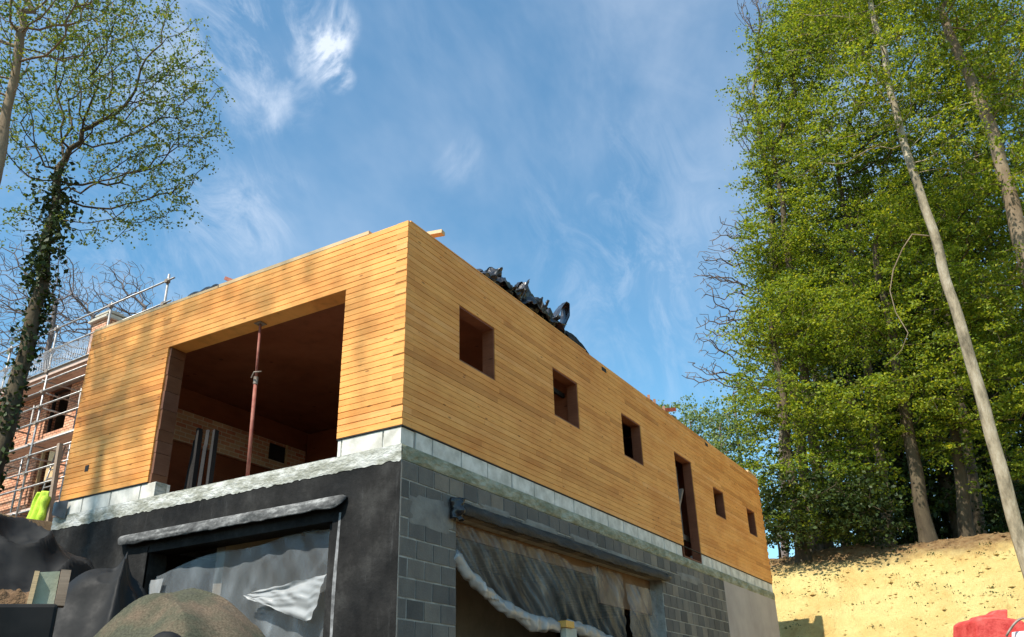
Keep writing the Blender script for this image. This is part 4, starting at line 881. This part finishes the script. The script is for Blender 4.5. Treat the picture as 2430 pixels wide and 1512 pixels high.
for i, (bxp, bd, cs_, lab, lm) in enumerate((
    (1960, 29.5, [(1895, 330, 135, 2.0), (1880, 560, 140, 1.8), (1930, 760, 170, 1.8), (1895, 120, 125, 1.6), (1990, 40, 130, 1.8)], 'tall beech forming the upper left side of the wood against the sky', LEAF_R),
    (1900, 27.5, [(1855, 760, 120, 1.5), (1845, 960, 120, 1.3), (1870, 1120, 110, 1.1), (1990, 1000, 120, 1.2), (2040, 1130, 100, .9), (1930, 1220, 110, .6)], 'bushy beech leaning over the far end of the timber house', LEAF_R),
    (1930, 30.5, [(1860, 240, 125, 2.2), (1865, 430, 115, 1.8), (1865, 640, 115, 1.7), (1900, 60, 110, 1.6), (1840, 860, 100, 1.4)], 'slender beech making the outermost left fringe of the wood against the sky', LEAF_R),
    (2110, 32, [(2080, 330, 150, 2.0), (2200, 500, 170, 2.0), (2060, 30, 190, 2.2), (2220, 200, 150, 1.8), (2250, -20, 130, 1.6)], 'tall beech in the middle of the wood behind the pale trunk', LEAF_R),
    (2330, 33, [(2330, 550, 170, 2.2), (2420, 300, 170, 2.2), (2420, 780, 160, 2.0), (2330, 150, 150, 2)], 'tall beech at the right edge behind the brown-trunked tree', LEAF_R))):
    tree('beech_tree', gnd(bxp, bd), [cr(x, y, bd, rp, rv=rv) for x, y, rp, rv in cs_], lab, 'tree', 'green beeches on the sand bank', tr=.20, natt=1900, step=.44, seed=50+i, leaf=lm, nleaf=58, lsize=.09, spread=.46, flat=.22, bmat=BK_D, tip=.01, leaf_thr=.034)
# dark undergrowth and deeper trees
for i, (x, D, cs_, lab) in enumerate((
    (1870, 26.6, [(1865, 1180, 85, .9), (1860, 1265, 60, .45), (1900, 1250, 80, .5), (1980, 1190, 90, .8)], 'dark bush beside the far right corner of the timber house'),
    (2050, 27, [(2040, 1190, 90, .8), (2110, 1250, 50, .4), (2020, 1250, 70, .4)], 'dark bush left of the two dark trunks'),
    (1820, 31, [(1835, 1230, 55, .9), (1850, 1275, 50, .5), (1870, 1200, 60, .8)], 'dark bush low between the house end and the first beeches'),
    (2420, 31, [(2420, 1200, 70, 1.0), (2380, 1260, 40, .4)], 'dark bush behind the foot of the pale trunk'))):
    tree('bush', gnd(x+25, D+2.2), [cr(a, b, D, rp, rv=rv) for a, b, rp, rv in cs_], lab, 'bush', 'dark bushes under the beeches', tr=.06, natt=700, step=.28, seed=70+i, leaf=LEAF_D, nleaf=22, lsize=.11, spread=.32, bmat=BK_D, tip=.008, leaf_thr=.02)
wood = []
for i, (x, D) in enumerate(((2090, 37), (2180, 39), (2280, 38), (2370, 40), (2450, 39), (2560, 40), (2230, 46), (2100, 47), (2400, 47), (2010, 42))):
    b = gnd(x, D)
    if i < 2:
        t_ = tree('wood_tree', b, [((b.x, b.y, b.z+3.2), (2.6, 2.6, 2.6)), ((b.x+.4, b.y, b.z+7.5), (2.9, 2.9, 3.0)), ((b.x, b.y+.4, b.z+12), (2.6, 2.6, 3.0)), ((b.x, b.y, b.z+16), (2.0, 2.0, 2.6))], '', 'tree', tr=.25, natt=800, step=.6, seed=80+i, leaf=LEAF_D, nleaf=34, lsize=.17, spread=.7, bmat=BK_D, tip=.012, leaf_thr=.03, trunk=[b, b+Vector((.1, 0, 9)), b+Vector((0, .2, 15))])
    else:
        src = wood[i % 2]; t_ = src.copy(); col.objects.link(t_); t_.location = b; t_.rotation_euler.z = i*1.7; t_.scale = (1+.06*(i % 3),)*3
        for c_ in [q for q in bpy.data.objects if q.parent == src]: d_ = c_.copy(); col.objects.link(d_); d_.parent = t_
    wood.append(t_)
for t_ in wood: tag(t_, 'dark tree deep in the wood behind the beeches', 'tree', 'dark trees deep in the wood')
# bare tree at the left edge of the wood, pale distant trees
tree('twiggy_tree', gnd(1800, 36), [cr(1710, 650, 34, 75, rv=1.5), cr(1715, 790, 34, 85, rv=1.3), cr(1670, 885, 34, 65, rv=.6), cr(1745, 560, 34, 60, rv=1.2), cr(1780, 300, 34, 50, rv=3.0), cr(1800, 20, 34, 60, rv=1.5)],
     'leafless twiggy tree reaching out of the wood into the sky', 'tree', tr=.16, natt=3000, step=.3, seed=91, bmat=BK_T, tip=.013, jitter=.33, ex=2.5, shell=.6,
     trunk=[gnd(1850, 36), at(1850, 900, 36), at(1830, 650, 36), at(1830, 400, 36)])
for i, (x, D, y, rp, lab) in enumerate(((1600, 52, 985, 45, 'pale green distant tree nearest the red rail'), (1660, 50, 1000, 60, 'pale green distant tree in the middle of the gap left of the wood'), (1730, 48, 1010, 70, 'pale green distant tree touching the wood'), (1770, 50, 930, 50, 'pale green distant tree rising at the edge of the wood'), (1690, 46, 1090, 70, 'low pale green distant tree just above the roof line'))):
    b = gnd(x, D); tree('distant_tree', b, [cr(x, y, D, rp), cr(x+20, y+70, D, rp)], lab, 'tree', 'pale distant trees', tr=.15, natt=260, step=.5, seed=95+i, leaf=LEAF_P, nleaf=26, lsize=.16, spread=.6, bmat=BK_T, tip=.012, leaf_thr=.03)
# small weeds and clods on the bank
g = np.random.default_rng(5); pw = []
for k in range(330):
    x = g.uniform(14.5, 21.5); y = g.uniform(-8, 1.2); z = gz(x, y); q = int(g.integers(2, 14))
    for _ in range(q): pw.append((x+g.normal()*.07, y+g.normal()*.07, z+g.random()*.07))
em = bpy.data.objects.new('bank_weeds', None); col.objects.link(em)
o = make_leaves(np.array(pw), .045, g, LEAF_D, 'weeds', em, .2); o.parent = None; bpy.data.objects.remove(em); tag(o, 'scattered small green weeds on the sand bank', 'weeds', kind='stuff')
mb = MB(); rr = random.Random(12)
for k in range(900):
    x = rr.uniform(14.5, 21.5); y = rr.uniform(-8, 1.2); z = gz(x, y); s = rr.uniform(.015, .06)*(1 if rr.random() < .9 else 1.8)
    vs = [(x+s*a*rr.uniform(.6, 1.3), y+s*b*rr.uniform(.6, 1.3), z+s*c_*rr.uniform(.5, 1.1)) for a, b, c_ in ((1,0,0),(-1,0,0),(0,1,0),(0,-1,0),(0,0,1),(0,0,-.5))]
    mb.add(vs, [(0,2,4),(2,1,4),(1,3,4),(3,0,4),(2,0,5),(1,2,5),(3,1,5),(0,3,5)])
tag(mb.build('clods', SAND), 'loose clods and stones scattered on the sand bank', 'clods', kind='stuff')
